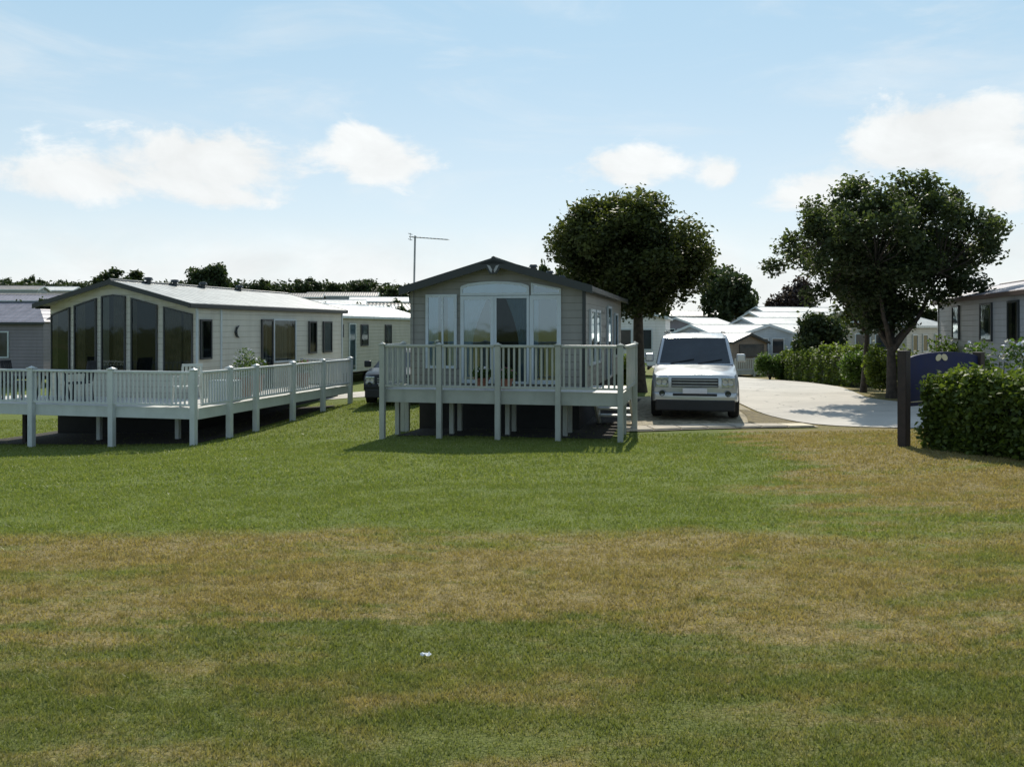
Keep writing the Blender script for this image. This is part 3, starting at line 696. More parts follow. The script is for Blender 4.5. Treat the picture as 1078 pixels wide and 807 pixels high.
window(lc,*Sl,rect(5.80,6.32,.80,1.81),frame='trim_black',fw=.05,ctn=[(.3,.7,'flat','curtain')])
window(lc,*Sl,rect(6.77,7.40,.80,1.81),frame='trim_black',fw=.05,ctn=[(.2,.95,'flat','curtain')])
for y in (.02,1.05,8.2): MB().box(2.105,2.15,y-.03,y+.03,-.15,2.12).build('corner_trim',M['trim_white'],lc,bevel=.008)
orn=MB(); orn.tube([(2.15,1.86,1.66),(2.15,1.75,1.60),(2.15,1.70,1.48),(2.15,1.76,1.38),(2.15,1.86,1.34)],[.01,.035,.045,.035,.01],6); orn.build('wall_ornament',M['trim_dark'],lc,smooth=True)
for y in (.9,2.0,3.3,5.2): MB().lathe([(.06,-.05),(.06,.10),(.12,.10),(.09,.17),(0,.18)],(.1,y,2.74),12).build('roof_vent',M['trim_dark'],lrf,smooth=True)

# --- right caravan
rc = az(13.25,17.9,14,'static_caravan','grey-clad caravan with tall narrow windows at the right edge behind the hedge','caravan')
rrf=caravan(rc,3.7,9.3,.10,2.46,2.92,'wall_grey','roof_mauve','trim_brown',ground=-.5,oh=.14)
Sr=((-1.85,9.3),(0,-1),(-1,0))
for u0,u1 in ((1.8,2.55),(4.65,5.7),(6.95,7.75)): window(rc,*Sr,rect(u0,u1,1.25,2.25),frame='trim_black',fw=.05,ctn=[(0,.35,'flat','curtain_dark'),(.7,1,'flat','curtain_dark')])
for y in (.02,9.28): MB().box(-1.88,-1.835,y-.03,y+.03,.1,2.42).build('corner_trim',M['wall_grey'],rc)

# --- caravan behind the left one
bc = az(-9.45,33.4,13.5,'static_caravan','beige caravan with a bright pale roof behind the end of the left deck','caravan')
caravan(bc,3.7,12.5,-.30,2.10,2.62,'wall_beige','roof_white','trim_white',ground=-.85,oh=.12,skirt=False)
Sb=((1.85,0),(0,1),(1,0))
for u0,u1,z0 in ((.9,1.4,.8),(2.2,2.6,1.2),(4.4,5.2,.8),(7.2,8.0,.8)): window(bc,*Sb,rect(u0,u1,z0,1.75),frame='trim_black',fw=.05,ctn=[(.3,1,'flat','curtain')])
window(bc,*Sb,rect(3.15,3.85,-.25,1.8),frame='trim_white',name='door',ctn=[(0,1,'flat','curtain_blue')])
# --- far left hipped caravan
fl = az(-20.8,39.9,-86,'static_caravan','mauve-grey caravan with a hipped roof at the left picture edge','caravan')
caravan(fl,3.7,9,-.55,1.88,2.75,'wall_mauve','roof_mauve','trim_dark',ground=-1.2,oh=.15,hip=1.6,ohf=.15,skirt=False)
Sf=((-1.85,0),(0,1),(-1,0))
for u0,u1 in ((1.6,2.2),(3.0,3.6),(5.2,6.4)): window(fl,*Sf,rect(u0,u1,.25,1.45),frame='trim_white',fw=.06,pane='glass_dark')

# ------------------------------------------------------------------ decks
def deck_post(parent, x, y, z0, z1, m, s=.1, cap=True):
    if cap: z1 = z1-.03
    p=MB().box(x-s/2,x+s/2,y-s/2,y+s/2,z0,z1).build('post',M[m],parent,bevel=.008)
    if cap:
        c=MB(); c.box(x-s*.65,x+s*.65,y-s*.65,y+s*.65,z1+.002,z1+.025); c.add([(x-s*.5,y-s*.5,z1+.025),(x+s*.5,y-s*.5,z1+.025),(x+s*.5,y+s*.5,z1+.025),(x-s*.5,y+s*.5,z1+.025),(x,y,z1+.06)],[(0,1,4),(1,2,4),(2,3,4),(3,0,4)])
        c.build('post_cap',M[m],p)
    return p
def rail_panel(parent, a, b, zf, zt, m, sp=.10, bw=.036):
    a=Vector((*a,0)); b=Vector((*b,0)); L=(b-a).length; d=(b-a)/L; a2=a+d*.055; b2=b-d*.055
    mb=MB(); up=Vector((0,0,1))
    n=max(2,int((L-.1)/sp))
    for i in range(n):
        p=a2.lerp(b2,(i+.5)/n); q=d*bw/2; w=Vector((-d.y,d.x,0))*.011
        vs=[p+k for k in (-q-w,q-w,q+w,-q+w)]
        mb.add([v+up*(zf+.09) for v in vs]+[v+up*(zt-.045) for v in vs],[(0,1,5,4),(1,2,6,5),(2,3,7,6),(3,0,4,7)])
    mb.beam(a2+up*(zf+.075),b2+up*(zf+.075),.05,.04)
    p=mb.build('railing_panel',M[m],parent)
    h=MB(); h.beam(a2+up*(zt-.02),b2+up*(zt-.02),.085,.05); h.build('handrail',M[m],p,bevel=.01)
def world_of(root, x, y):
    c,s=math.cos(root.rotation_euler.z),math.sin(root.rotation_euler.z); return root.location.x+c*x-s*y, root.location.y+s*x+c*y
def boards(parent, x0,x1,y0,y1,z,m='floor'):
    mb=MB(); n=max(1,int((y1-y0)/.145)); s=(y1-y0)/n
    for i in range(n): mb.box(x0,x1,y0+i*s+.003,y0+(i+1)*s-.003,z-.028,z)
    return mb.build('deck_floor',M[m],parent)
def fascia(parent,a,b,z,m,h=.22):
    MB().beam((*a,z-h/2),(*b,z-h/2),.04,h).build('fascia',M[m],parent,bevel=.006)
# ------------------------------------------------------------------ distant caravans
def far_van(x, y, deg, W, L, eave, ridge, wall, roof, label, group, wins=(), front_win=True, base=None, trim='trim_white', apex_h=None):
    g = G(x,y) if base is None else base
    r = az(x,y,deg,'static_caravan',label,'caravan',group,z=g)
    caravan(r,W,L,.4,eave,ridge,wall,roof,trim,detail=False,skirt=False,ground=0,oh=.1,ohf=.15)
    hw=W/2
    for side in (-1,1):
        for u in wins:
            window(r,(side*hw,0),(0,1),(side,0),rect(u,u+1.0,1.25,2.25),fw=.06,pane='glass_dark')
    if front_win:
        for u in (-.95,.1): window(r,(0,0),(1,0),(0,-1),rect(u,u+.85,1.2,2.3),fw=.06,pane='glass_dark')
    return r
gR='caravans beyond the road'; gL='caravans on the hillside'
# brown gabled one with a deck, seen past the silver car
bv = far_van(15.35,55,-24,2.75,9,2.2,2.72,'wall_brown','roof_white','small brown-gabled caravan with pale roof and a slatted deck beyond the road',gR,(1.2,3.5),front_win=False,trim='trim_dark')
window(bv,(0,0),(1,0),(0,-1),rect(-.85,1.1,1.25,2.05),frame='trim_black',fw=.05,pane='glass_dark')
d2=az(13.9,53.2,-24,'raised_deck','low slatted deck in front of the small brown-gabled caravan','deck',z=G(15,53.5))
boards(d2,0,2.9,0,1.5,.42); fascia(d2,(0,-.03),(2.9,-.03),.43,'rail_sand',.3)
for x in (0,1.45,2.9): deck_post(d2,x,-.1,-.2,1.15,'rail_sand',.1)
for a,b in ((0,1.45),(1.45,2.9)): rail_panel(d2,(a,-.1),(b,-.1),.42,1.12,'rail_sand',.16,.09)
def fv2(u,v,Y,deg,W,L,wall,roof,lab,wins=(1,3,5.5)):
    x,_,z=px(u,v,Y); far_van(x,Y,deg,W,L,2.65,3.2,wall,roof,lab,gR,wins,base=z-3.25)
fv2(712,334,72,38,3.3,8,'wall_mauve','roof_white','mauve-walled caravan with white roof above the left of the silver car roof')
fv2(728,341.5,61,52,3.3,8,'wall_grey','roof_white','grey caravan with gleaming roof just above the right of the silver car roof')
fv2(782,334,72,66,3.3,9,'wall_blue','roof_white','pale blue caravan with a long white roof behind the brown-gabled one')
fv2(796,323,88,72,3.4,10,'wall_grey','roof_white','furthest white roof below the dark rounded copper tree')
fv2(790,328,80,70,3.4,9,'wall_beige','roof_white','beige caravan whose white roof lies just under the furthest one')
fv2(811,341,58,30,3.2,8,'wall_blue','roof_white','pale blue walled caravan right beside the brown-gabled one')
fv2(690,327,96,80,3.4,9,'wall_grey','roof_white','distant white-roofed caravan right of the straight trunk')
far_van(6.3,44,12,3.2,9,2.9,3.35,'wall_white','roof_white','white caravan seen end-on behind the straight trunk of the dense tree',gR,(1,3.2,6),base=-.75)
far_van(19.5,46,40,3.4,9,2.7,3.2,'wall_beige','roof_grey','beige caravan hidden behind the long dark hedge',gR,(1,3,5.5),base=-1.0)
# hillside, left
for (u,v,Y,deg,W,L,wall,roof,lab) in (
  (2,301,105,84,3.4,9,'wall_grey','roof_brown','brown-roofed caravan furthest left and highest on the hillside'),
  (38,302,112,86,3.4,10,'wall_beige','roof_white','long white-roofed caravan below the thin taller skyline tree'),
  (6,309,78,80,3.4,9,'wall_brown','roof_brown','brown-roofed caravan just above the hipped caravan roof'),
  (48,311,74,82,3.4,9,'wall_mauve','roof_mauve','mauve caravan between the hipped roof and the left caravan bargeboard'),
  (340,316,76,80,3.4,7,'wall_beige','roof_white','white-roofed caravan above the back end of the left caravan'),
  (372,321,66,72,3.4,7,'wall_grey','roof_grey','grey-roofed caravan directly above the beige caravan roof'),
  (398,313,92,82,3.4,6,'wall_brown','roof_white','small pale-roofed caravan left of the aerial mast'),
  (432,320,70,70,3.4,7,'wall_brown','roof_brown','caravan peeping out behind the left wall of the middle caravan'),
  (360,308,112,86,3.4,9,'wall_grey','roof_brown','most distant brown roof under the skyline trees left of the aerial'),
  (305,309,108,84,3.4,8,'wall_brown','roof_brown','brown-roofed caravan below the round-topped tree'),
  ):
    x,_,z = px(u,v,Y); far_van(x-L/2*.97,Y,deg,W,L,2.7,3.2,wall,roof,lab,gL,(1,3,5.5,7),base=z-3.2)
for (u,v,Y,h,w,lab) in ((318,311,74,3.0,4.5,'leftmost scrubby bush along the back of the left caravan roof'),(362,316,58,3,3.6,'scrubby bush right above the white-roofed caravan end'),(400,318,62,3,3.4,'dark scrubby bush over the beige caravan roof'),(424,316,66,3,3.2,'scrubby bush just right of the aerial mast foot'),(334,314,70,3.0,4,'scrubby bush over the back corner of the left caravan roof'),(385,315,75,3.2,5,'scrubby bush among the white roofs left of the aerial'),(410,311,84,3.2,4,'round scrubby bush at the foot of the aerial mast'),(350,322,60,3.0,3.5,'scrubby bush below the white roofs above the left caravan end'),(415,322,58,3.2,3.6,'scrubby bush left of the middle caravan eave'),(26,312,70,3.2,5,'scrubby bush above the hipped caravan roof'),(66,306,72,3.4,5,'scrubby bush left of the ridge of the left caravan')):
    x,_,z=px(u,v,Y); o=copy_tree(protoB); o.name='scrub_bush'; o.location=(x,Y,min(G(x,Y),z-h)); o.scale=(w/4.9,w/4.9,(z-o.location.z)/4.6); o.rotation_euler=(0,0,rng.uniform(0,6)); tag(o,lab,'bush','bushes on the hillside')

# middle deck
dk=az(-2.45,16.4,12.5,'raised_deck','sand-coloured raised deck on tall legs in front of the patio doors','deck')
ZF,ZT=.42,1.28
boards(dk,-.02,4.5,.02,1.36,ZF); boards(dk,3.78,4.5,1.36,1.95,ZF)
fascia(dk,(0,-.04),(4.53,-.04),ZF+.01,'rail_sand',.25); fascia(dk,(4.56,-.02),(4.56,1.95),ZF+.01,'rail_sand',.25); fascia(dk,(-.045,-.02),(-.045,1.4),ZF+.01,'rail_sand',.25)
mb=MB()
for x in np.linspace(.4,4.2,9): mb.box(x-.022,x+.022,.03,1.36,ZF-.2,ZF-.032)
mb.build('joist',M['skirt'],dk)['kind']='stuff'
xs=np.linspace(0,4.53,5)
for i,x in enumerate(xs):
    g=G(*world_of(dk,x,-.0)); deck_post(dk,x,-.115 if True else 0,g-.15,ZT+.02,'rail_sand',.1)
    for y in (.72,1.3): 
        g=G(*world_of(dk,x,y)); deck_post(dk,x+(.0 if i<4 else -.06),y,g-.15,ZF-.034,'rail_sand',.09,False)
for i in range(4): rail_panel(dk,(xs[i],-.115),(xs[i+1],-.115),ZF,ZT,'rail_sand')
g=G(*world_of(dk,4.62,1.9)); deck_post(dk,4.635,1.9,g-.15,ZT+.02,'rail_sand'); 
rail_panel(dk,(4.635,-.06),(4.635,1.9),ZF,ZT,'rail_sand')
deck_post(dk,-.1,1.32,G(*world_of(dk,-.1,1.3))-.15,ZT+.02,'rail_sand'); rail_panel(dk,(-.1,-.06),(-.1,1.32),ZF,ZT,'rail_sand')
for i in range(4):                                   # steps down beside the wall
    z=ZF-.17*(i+1); y=1.97+.26*i
    MB().box(3.82,4.5,y,y+.28,z-.04,z).build('step_tread',M['rail_white'],dk,bevel=.006)
for x in (3.79,4.53):
    mb=MB(); mb.prism([(1.97,ZF),(1.97,ZF-.3),(2.9,ZF-.95),(3.03,ZF-.95),(3.03,ZF-.66)],'x',x-.02,x+.02); mb.build('stair_stringer',M['rail_sand'],dk)

# left deck
ld=az(-6.66,18.0,13.85,'raised_deck','white railed deck wrapping round the front and side of the cream caravan','deck')
ZF,ZT=-.10,.68
boards(ld,-6.6,-.02,.02,2.12,ZF); boards(ld,-1.62,-.02,2.12,7.4,ZF)
fascia(ld,(-6.6,-.04),(0,-.04),ZF+.01,'rail_white',.24); fascia(ld,(.045,-.02),(.045,7.41),ZF+.01,'rail_white',.24)
fx=[0,-2.0,-4.07,-6.15,-6.7]; sy=[0,1.06,2.17,3.94,5.64,7.41]
for x in fx: deck_post(ld,x,-.11,G(*world_of(ld,x,0))-.15,ZT+.05,'rail_white',.12)
for y in sy[1:]: deck_post(ld,.11,y,G(*world_of(ld,.1,y))-.15,ZT+.05,'rail_white',.12)
for i in range(4): rail_panel(ld,(fx[i+1],-.11),(fx[i],-.11),ZF,ZT,'rail_white')
rail_panel(ld,(.11,-.05),(.11,sy[1]),ZF,ZT,'rail_white')
for i in range(1,5): rail_panel(ld,(.11,sy[i]),(.11,sy[i+1]),ZF,ZT,'rail_white')
rail_panel(ld,(-1.55,7.41),(.05,7.41),ZF,ZT,'rail_white')
for x in (-5.4,-3.4,-1.3): deck_post(ld,x,1.2,G(*world_of(ld,x,1.2))-.15,ZF-.034,'rail_white',.1,False)
for x in (-6.3,-5.0): deck_post(ld,x,.7,G(*world_of(ld,x,.7))-.15,ZF-.034,'post',.1,False)
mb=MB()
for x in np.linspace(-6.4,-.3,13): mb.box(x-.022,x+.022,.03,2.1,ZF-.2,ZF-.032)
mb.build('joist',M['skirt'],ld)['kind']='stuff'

# ------------------------------------------------------------------ things on the decks
def on(root,x,y): return world_of(root,x,y)
def planter(x,y,z,label,r=.16,h=.3,fl='pink',hh=.4):
    t=empty('plant_pot',(x,y,z),0,label,'plant pot')
    MB().lathe([(0,0),(r*.7,0),(r,h*.85),(r*1.1,h*.85),(r*1.1,h),(r*.92,h),(r*.9,h*.92),(0,h*.9)]).build('pot',M['terracotta'],t,smooth=True)
    n=700; u=rng.normal(size=(n,3)); u/=np.linalg.norm(u,axis=1)[:,None]; c=u*(rng.random(n)**.4)[:,None]*np.array([r*1.5,r*1.5,hh*.55])+np.array([0,0,h+hh*.42]); c=c[c[:,2]>h*.8]
    v,f,rr=leafcards(c,.06); npmesh('foliage',v,f,M['leaf_shrub'],t,rr)
    sel=c[np.argsort(-c[:,2])[:220]]; sel=sel[rng.choice(len(sel),18,replace=False)]; v,f,rr=leafcards(np.repeat(sel,5,0)+rng.normal(0,.015,(90,3)),.05,elong=1.1); npmesh('blossom',v,f,M[fl],t,rr)
def chair(x,y,z,rz,m,label):
    t=empty('garden_chair',(x,y,z),rz,label,'chair')
    MB().box(-.23,.23,-.22,.22,.40,.44).build('seat',M[m],t,bevel=.012)
    mb=MB(); mb.beam((-.2,.22,.44),(-.2,.30,.92),.04,.03); mb.beam((.2,.22,.44),(.2,.30,.92),.04,.03); mb.beam((-.22,.30,.90),(.22,.30,.90),.03,.06)
    for x_ in np.linspace(-.12,.12,4): mb.beam((x_,.225,.46),(x_,.295,.88),.05,.015)
    mb.build('backrest',M[m],t)
    for sx in (-1,1):
        for y_ in (-.2,.2): MB().beam((sx*.21,y_,.40),(sx*.235,y_*1.15,0),.035,.035).build('leg',M[m],t)
        a=MB(); a.beam((sx*.24,-.2,.64),(sx*.24,.24,.66),.05,.025); a.beam((sx*.235,-.19,.42),(sx*.24,-.19,.63),.03,.03); a.build('armrest',M[m],t)
def table(x,y,z,rz,m,label,r=.5,h=.7):
    t=empty('garden_table',(x,y,z),rz,label,'table')
    MB().lathe([(0,h-.03),(r,h-.03),(r+.01,h-.015),(r,h),(0,h)],n=28).build('tabletop',M[m],t,smooth=True)
    for k in range(4):
        a=k*math.pi/2+.785; MB().beam((math.cos(a)*r*.45,math.sin(a)*r*.45,h-.035),(math.cos(a)*r*.75,math.sin(a)*r*.75,0),.04,.04).build('leg',M[m],t)
x,y=on(ld,-.55,.45); chair(x,y,-.1,-2.4,'rail_white','white garden chair on the left deck by its front right corner post')
x,y=on(ld,-4.6,1.1); table(x,y,-.1,0,'seat_dark','round dark garden table on the left deck behind the front railing')
x,y=on(ld,-5.5,1.0); chair(x,y,-.1,1.6,'seat_dark','dark garden chair left of the round table on the left deck')
x,y=on(ld,-3.8,1.0); chair(x,y,-.1,-1.5,'seat_dark','dark garden chair right of the round table on the left deck')
x,y=on(ld,-.45,2.6); planter(x,y,-.1,'tall flowering pot beside the narrow side window of the cream caravan',.2,.5,'petal',.75)
x,y=on(ld,-1.2,4.4); planter(x,y,-.1,'leafy pot below the large side window of the cream caravan',.2,.45,'petal',.5)
x,y=on(ld,-1.0,6.6); planter(x,y,-.1,'pink flowering pot near the back end of the left deck',.2,.4,'pink',.4)
t=MB().box(-.3,.3,-.2,.2,0,.5).build('storage_box',M['wall_blue'],None,bevel=.02); x,y=on(ld,-.35,1.6); t.location=(x,y,-.1); t.rotation_euler=(0,0,-R(13.85)); tag(t,'blue-grey storage box behind the side railing of the left deck','box')
x,y=on(dk,1.75,.7); planter(x,y,.42,'low flowering pot on the middle deck by the left patio door',.14,.2,'petal',.22)
x,y=on(dk,2.25,.6); planter(x,y,.42,'small pink flowering pot in front of the middle patio door',.14,.2,'pink',.22)

# ------------------------------------------------------------------ cars
def car(root, W, Lc, gc, hood_z, hood_y, belt, roof_z, paint, suv=True):
    hw=W/2; sec=[]
    st=[(0,.46,hood_z-.16,hw-.16),(.03,.40,hood_z-.07,hw-.08),(.16,.36,hood_z-.02,hw-.025),(.5,.36,hood_z+.02,hw-.005),(hood_y*.8,.36,hood_z+.09,hw),(hood_y,.36,belt-.03,hw),(hood_y+.5,.36,belt,hw),(Lc*.6,.36,belt+.01,hw),(Lc-.25,.38,belt+.01,hw-.01),(Lc-.05,.42,belt-.02,hw-.05),(Lc,.46,belt-.1,hw-.12)]
    mb=MB(); ring=None; vs=[]; prof=lambda zb,zt,w:[(-w+.10,zb),(-w,zb+.12),(-w,zb+(zt-zb)*.62),(-w+.015,zt-.10),(-w+.05,zt-.025),(-w+.15,zt),(-w*.35,zt+.018),(0,zt+.022),(w*.35,zt+.018),(w-.15,zt),(w-.05,zt-.025),(w-.015,zt-.10),(w,zb+(zt-zb)*.62),(w,zb+.12),(w-.10,zb)]
    for y,zb,zt,w in st: vs+=[(x,y,z) for x,z in prof(zb,zt,w)]
    n=15; fs=[(i*n+k,i*n+(k+1)%n,(i+1)*n+(k+1)%n,(i+1)*n+k) for i in range(len(st)-1) for k in range(n)]+[tuple(range(n)),tuple(range((len(st)-1)*n,len(st)*n))]
    mb.add(vs,fs); body=mb.build('body',M[paint],root,smooth=True)
    b0,b1=hood_y-.02,Lc-.06; t0,t1=hood_y+(.62 if suv else .85),Lc-.22 if suv else Lc-.75
    wb,wt=hw-.06,hw-(.185 if suv else .32); zt=roof_z-.09
    B=[(-wb,b0,belt-.03),(wb,b0,belt-.03),(wb,b1,belt-.03),(-wb,b1,belt-.03)]; T=[(-wt,t0,zt),(wt,t0,zt),(wt,t1,zt),(-wt,t1,zt)]
    cab=MB().add(B+T,[(0,1,2,3),(4,5,6,7),(0,1,5,4),(1,2,6,5),(2,3,7,6),(3,0,4,7)]).build('cabin',M[paint],root,bevel=.03,smooth=True)
    r=MB(); rs=[]
    for y,dz,w in ((t0-.04,-.02,wt-.05),(t0+.12,.055,wt-.01),((t0+t1)/2,.085,wt),(t1-.2,.07,wt),(t1+.04,.0,wt-.05)):
        rs+=[(x,y,z) for x,z in ((-w,zt-.03),(-w-.005,zt+dz*.45),(-w+.09,zt+dz),(0,zt+dz+.015),(w-.09,zt+dz),(w+.005,zt+dz*.45),(w,zt-.03))]
    r.add(rs,[(i*7+k,i*7+(k+1)%7,(i+1)*7+(k+1)%7,(i+1)*7+k) for i in range(4) for k in range(7)]+[tuple(range(7)),tuple(range(28,35))]); r.build('roof',M[paint],root,smooth=True)
    def quad(A,Bq,Cq,D,off,nm,ins=(.06,.06,.06,.05)):
        A,Bq,Cq,D=[Vector(p) for p in (A,Bq,Cq,D)]; nn=(Bq-A).cross(D-A).normalized()*off
        def pt(u,v): return A.lerp(Bq,u).lerp(D.lerp(Cq,u),v)+nn
        l,rr,bt,tp=ins; vs=[pt(l,bt),pt(1-rr,bt),pt(1-rr,1-tp),pt(l,1-tp)]
        return MB().add(vs,[(0,1,2,3)]).build(nm,M['glass_dark'],root)
    ws=quad(B[0],B[1],T[1],T[0],.012,'windscreen',(.045,.045,.05,.04))
    wp=MB()
    for x0,x1 in ((-.55,-.02),(.08,.62)):
        y0=b0-.025; wp.tube([(x0,y0+.03,belt+.0),(x1,y0+.03+(t0-b0)*.13,belt+.10)],.012,5)
    wp.build('wiper',M['black'],ws)
    quad(B[2],B[3],T[3],T[2],.012,'rear_window',(.08,.08,.1,.06))
    for s in (0,1):
        P_=(B[1],B[2],T[2],T[1]) if s else (B[3],B[0],T[0],T[3])
        for a,b in ((.05,.34),(.37,.64),(.67,.95)):
            a_,b_=(a,b) if s else (1-b,1-a); quad(*P_,.012,'side_window',(a_,1-b_,.06,.08))
    sx=hw
    # front end
    gr=MB().box(-.50*hw/.95,.50*hw/.95,-.012,.05,hood_z-.33,hood_z-.13).build('grille',M['black'],root,bevel=.008)
    for k in range(3): MB().box(-.485*hw/.95,.485*hw/.95,-.026,-.006,hood_z-.315+.065*k,hood_z-.285+.065*k).build('grille_bar',M['steel'],gr,bevel=.004)
    for s in (-1,1):
        x0,x1=sorted((s*(.56*hw/.95),s*(hw-.10)))
        h=MB().box(x0,x1,-.008,.12,hood_z-.345,hood_z-.105).build('headlight',M['lamp'],root,bevel=.02)
        for q in (.3,.7): MB().lathe([(0,0),(.05,.0),(.065,.012),(.07,.0)],n=14).build('lamp_ring',M['alloy'],h,loc=(x0+(x1-x0)*q,-.012,hood_z-.22)).rotation_euler=(R(90),0,0)
        MB().lathe([(0,.0),(.05,0),(.06,.01),(.065,0)],n=12).build('fog_light',M['glass_dark'],root,loc=(s*.70*hw/.95,-.075,.60)).rotation_euler=(R(90),0,0)
        mm=MB(); mm.box(s*hw+(0 if s>0 else -.20),s*hw+(.20 if s>0 else 0),hood_y+.22,hood_y+.34,belt+.03,belt+.22); m_=mm.build('door_mirror',M[paint],root,bevel=.03)
        for y in (.92,Lc-.98):
            w=empty('wheel',(s*(hw-.10),y,gc),0); w.parent=root
            ty=MB().lathe([(.24,-.11),(.33,-.12),(gc-.01,-.09),(gc,0),(gc-.01,.09),(.33,.12),(.24,.11)],n=28).build('tyre',M['tyre'],w,smooth=True); ty.rotation_euler=(0,R(90),0)
            rm=MB(); rm.lathe([(0,.05*s),(.06,.06*s),(.08,.03*s),(.23,.07*s),(.245,.10*s),(.245,-.10*s)],n=24)
            for k in range(5):
                a=k*2*math.pi/5; rm.beam((.05*math.cos(a),.05*math.sin(a),.07*s),(.23*math.cos(a),.23*math.sin(a),.09*s),.05,.03)
            rm=rm.build('rim',M['alloy'],w,smooth=True); rm.rotation_euler=(0,R(90),0)
            ar=MB(); P_=[]; 
            for k in range(13):
                a=math.pi*k/12; P_+=[(s*(hw+.012),y+(gc+.08)*math.cos(a),gc+(gc+.08)*math.sin(a)),(s*(hw+.012),y+(gc-.03)*math.cos(a),gc+(gc-.03)*math.sin(a)),(s*(hw-.22),y+(gc-.03)*math.cos(a),gc+(gc-.03)*math.sin(a))]
            ar.add(P_,[(i*3+j,i*3+j+1,i*3+4+j,i*3+3+j) for i in range(12) for j in range(2)]); ar.build('wheel_arch',M['black'],root)
    MB().add([(-hw+.06,-.02,.62),(hw-.06,-.02,.62),(hw-.02,.2,.62),(-hw+.02,.2,.62),(-hw+.10,-.075,.60),(hw-.10,-.075,.60)]+[(-hw+.06,-.02,.42),(hw-.06,-.02,.42),(hw-.02,.2,.42),(-hw+.02,.2,.42),(-hw+.10,-.075,.44),(hw-.10,-.075,.44)],[(0,4,5,1,2,3),(6,10,11,7,8,9),(4,10,11,5),(0,6,10,4),(5,11,7,1),(1,7,8,2),(3,9,6,0)]).build('bumper',M[paint],root,bevel=.02,smooth=True)
    MB().box(-.47,.47,-.085,-.02,.545,.60).build('air_intake',M['black'],root,bevel=.01)
    MB().box(-hw+.10,hw-.10,-.088,.35,.22,.47).build('lower_valance',M['black'],root,bevel=.03)
    MB().box(-hw+.14,hw-.14,.3,Lc-.2,.24,.42).build('underbody',M['black'],root)
    MB().box(-.26,.26,-.092,-.082,.60,.71).build('number_plate',M['petal'],root,bevel=.004)
    for s in (-1,1): MB().beam((s*(wt-.06),t0+.2,zt+.11),(s*(wt-.06),t1-.15,zt+.11),.03,.03).build('roof_rail',M['black'],root)
sv=empty('parked_car',(3.98,18.55,G(4,19.5)-.0),-R(12),'silver four-wheel-drive car parked nose-out beside the middle caravan','car')
car(sv,1.90,4.8,.38,1.06,1.25,1.20,1.89,'paint')
hb=empty('parked_car',(-3.28,23.6,G(-3.3,24.5)),-R(2),'dark grey hatchback mostly hidden behind the middle deck','car')
car(hb,1.78,4.2,.32,.92,1.05,.98,1.52,'paint_dark',False)

# ------------------------------------------------------------------ sign
sg=empty('park_sign',(5.98,13.0,G(5.98,13)),R(34.8),'navy blue sign board with an arched top on dark timber posts beside the hedge','sign')
for x in (0,2.24):
    MB().box(x-.07,x+.07,-.07,.07,-.25,1.46 if x==0 else 1.40).build('post',M['post'],sg,bevel=.012)
A_=[(.075,.60),(2.165,.60),(2.165,1.31)]+[(1.12+1.045*math.cos(t),1.31+.11*math.sin(t)) for t in np.linspace(.12,math.pi-.12,21)]+[(.075,1.31)]
bd=MB().prism(A_,'y',-.025,.025).build('sign_board',M['navy'],sg,bevel=.004)
e_=MB()
for cx_,tl in ((.93,.5),(1.11,-.5)): e_.prism([(cx_+.085*math.cos(t)+tl*.05*math.sin(t),1.335+.055*math.sin(t)) for t in np.linspace(0,2*math.pi,12)[:-1]],'y',-.034,-.027)
e_.build('emblem',M['cream'],bd)
b_=MB(); b_.box(.14,2.10,-.031,-.027,.66,.675); b_.build('border_line',M['cream'],bd)

# litter
lt=MB(); P_=[]
for i in range(5):
    for j in range(4): P_.append((i*.012-.024,j*.012-.018,.028+.007*math.sin(i*1.7+j*2.1)+.003*((i+j)%2)))
lt.add(P_,[(i*4+j,i*4+j+1,i*4+5+j,i*4+4+j) for i in range(4) for j in range(3)])
o=lt.build('paper_scrap',M['paper'],None,(-.43,4.25,G(-.43,4.25)),.4); tag(o,'small white scrap of paper lying on the foreground grass','litter')

# ------------------------------------------------------------------ light, sky, camera
SUN_EL,SUN_AZ=40.,8.
sun=bpy.data.lights.new('sun','SUN'); sun.energy=4.9; sun.angle=R(.53); sun.color=(1,.94,.83)
so=bpy.data.objects.new('sun',sun); COL.objects.link(so)
dv=Vector((math.sin(R(SUN_AZ))*math.cos(R(SUN_EL)),math.cos(R(SUN_AZ))*math.cos(R(SUN_EL)),math.sin(R(SUN_EL))))
so.rotation_euler=dv.to_track_quat('Z','Y').to_euler(); so.location=dv*50
w=bpy.data.worlds.new('World'); scene.world=w; w.use_nodes=True; nt=w.node_tree
bg=nt.nodes['Background']; sky=nt.nodes.new('ShaderNodeTexSky'); sky.sky_type='NISHITA'; sky.sun_disc=False
sky.sun_elevation=R(SUN_EL); sky.sun_rotation=R(SUN_AZ); sky.air_density=1.0; sky.dust_density=.25; sky.ozone_density=1.5
tc=nt.nodes.new('ShaderNodeTexCoord'); dirv=S(nt,tc.outputs['Generated']); X,Y,Z=sepxyz(nt,dirv)
azm=X.op('ARCTAN2',Y); el=Z.op('ARCSINE')
cv=nt.nodes.new('ShaderNodeCombineXYZ'); nt.links.new(azm.k,cv.inputs[0]); nt.links.new((el*1.8).k,cv.inputs[1]); sv_=S(nt,cv.outputs[0])
def blob(px0,px1,py0,py1,amp=1.):
    a0,a1=math.atan((px0-539)/897),math.atan((px1-539)/897); am=(a0+a1)/2; c=math.cos(am)
    e0,e1=math.atan((345-py1)/897*c),math.atan((345-py0)/897*c)
    dx=(azm-am)*(2/(a1-a0)); dy=(el-(e0+e1)/2)*(2/(e1-e0)); d=dx*dx+dy*dy
    return (d*-1.0).op('EXPONENT')*amp
blobs=None
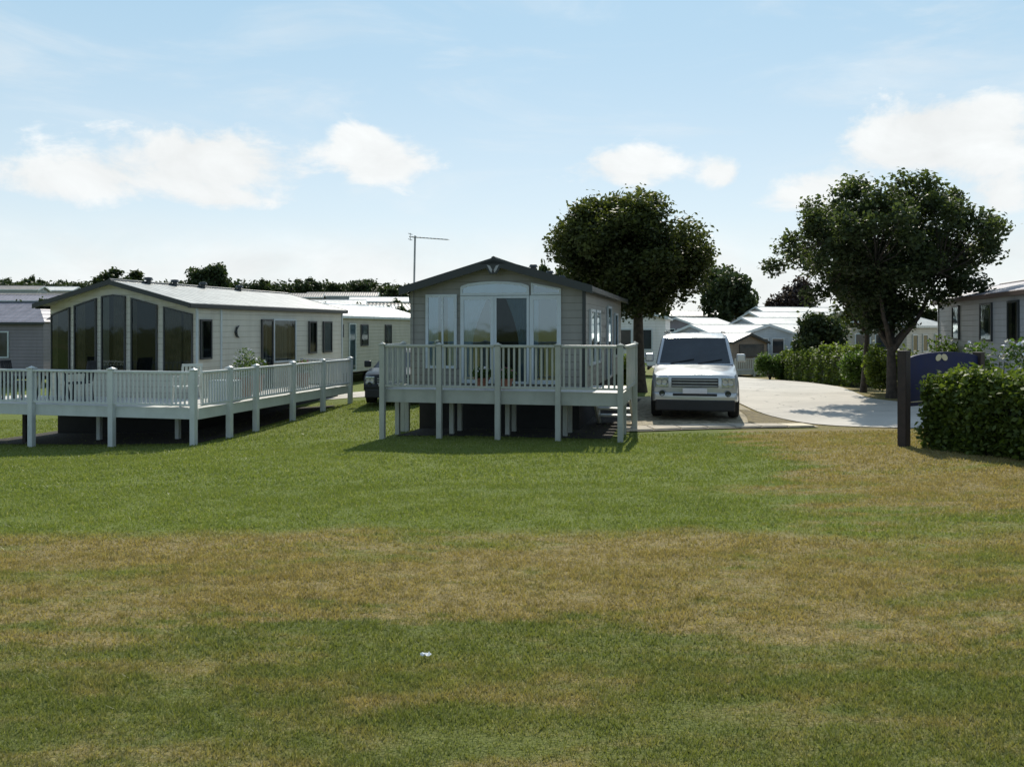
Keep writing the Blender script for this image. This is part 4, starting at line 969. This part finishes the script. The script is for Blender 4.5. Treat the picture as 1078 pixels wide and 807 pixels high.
for b in ((-40,150,160,215,.95),(110,322,128,208,1.2),(345,465,140,200,.95),(355,400,122,165,.6),(595,725,152,200,1.0),(735,785,160,205,.75),(880,1110,100,190,1.35),(800,900,180,235,.8),(1000,1110,180,235,.8),(30,90,240,262,.6),(560,640,95,130,.28),(180,300,200,222,.5)):
    q=blob(*b); blobs=q if blobs is None else blobs+q
n1=noise(nt,sv_,9,7,.6,.4); n2=noise(nt,sv_,26,5,.65)
front=Y.step(-.1,.3)
away=noise(nt,sv_,2.2,6,.6).step(.5,.75)*(front.op('SUBTRACT',1).op('ABSOLUTE'))*.22
dens=(blobs.op('MINIMUM',1.5)+(n1-.5)*2.0+(n2-.5)*.7).step(.34,.86)
bank=((el*-1.0).step(-.135,-.06))*front.remap(0,1,.25,1)*(noise(nt,sv_,5,6,.6).remap(.36,.58,.35,1.0))
wisps=noise(nt,vscale(nt,sv_,1,2.2,1),3.1,6,.62,.6).step(.47,.78)*.42
cloud=dens.op('MAXIMUM',bank*.9).op('MAXIMUM',away).op('MAXIMUM',wisps).op('MULTIPLY',Z.step(-.05,.0),None,True)
skyc=mixc(nt,1.0,S(nt,sky.outputs[0]),(.10,.10,.10),'MULTIPLY')
grad=mixc(nt,el.step(-.02,.40),(.87,.95,.975),(.49,.74,.91))
grad=mixc(nt,el.step(.38,.95),grad,(.36,.51,.71))
skyc=mixc(nt,.75,skyc,grad)
back=Y.step(.35,-.5)
backc=mixc(nt,el.step(.04,.34),(.40,.60,.78),(.20,.30,.44))
skyc=mixc(nt,back*.62,skyc,backc)
lum=n1.remap(.3,.7,.86,1.02)
cc=nt.nodes.new('ShaderNodeCombineXYZ')
for i,k in enumerate((.955,.985,.99)): nt.links.new((lum*k).k,cc.inputs[i])
tot=mixc(nt,cloud,skyc,S(nt,cc.outputs[0]))
nt.links.new(tot.k,bg.inputs[0]); bg.inputs[1].default_value=1.0

cam=bpy.data.cameras.new('camera'); cam.sensor_width=36; cam.sensor_fit='HORIZONTAL'; cam.lens=36*897/1078; cam.shift_y=-58.5/1078
cam.clip_start=.05; cam.clip_end=6000
co=bpy.data.objects.new('camera',cam); COL.objects.link(co); co.location=(0,0,1.6); co.rotation_euler=(R(90),0,0); scene.camera=co
scene.view_settings.view_transform='Standard'; scene.view_settings.look='None'; scene.view_settings.exposure=0
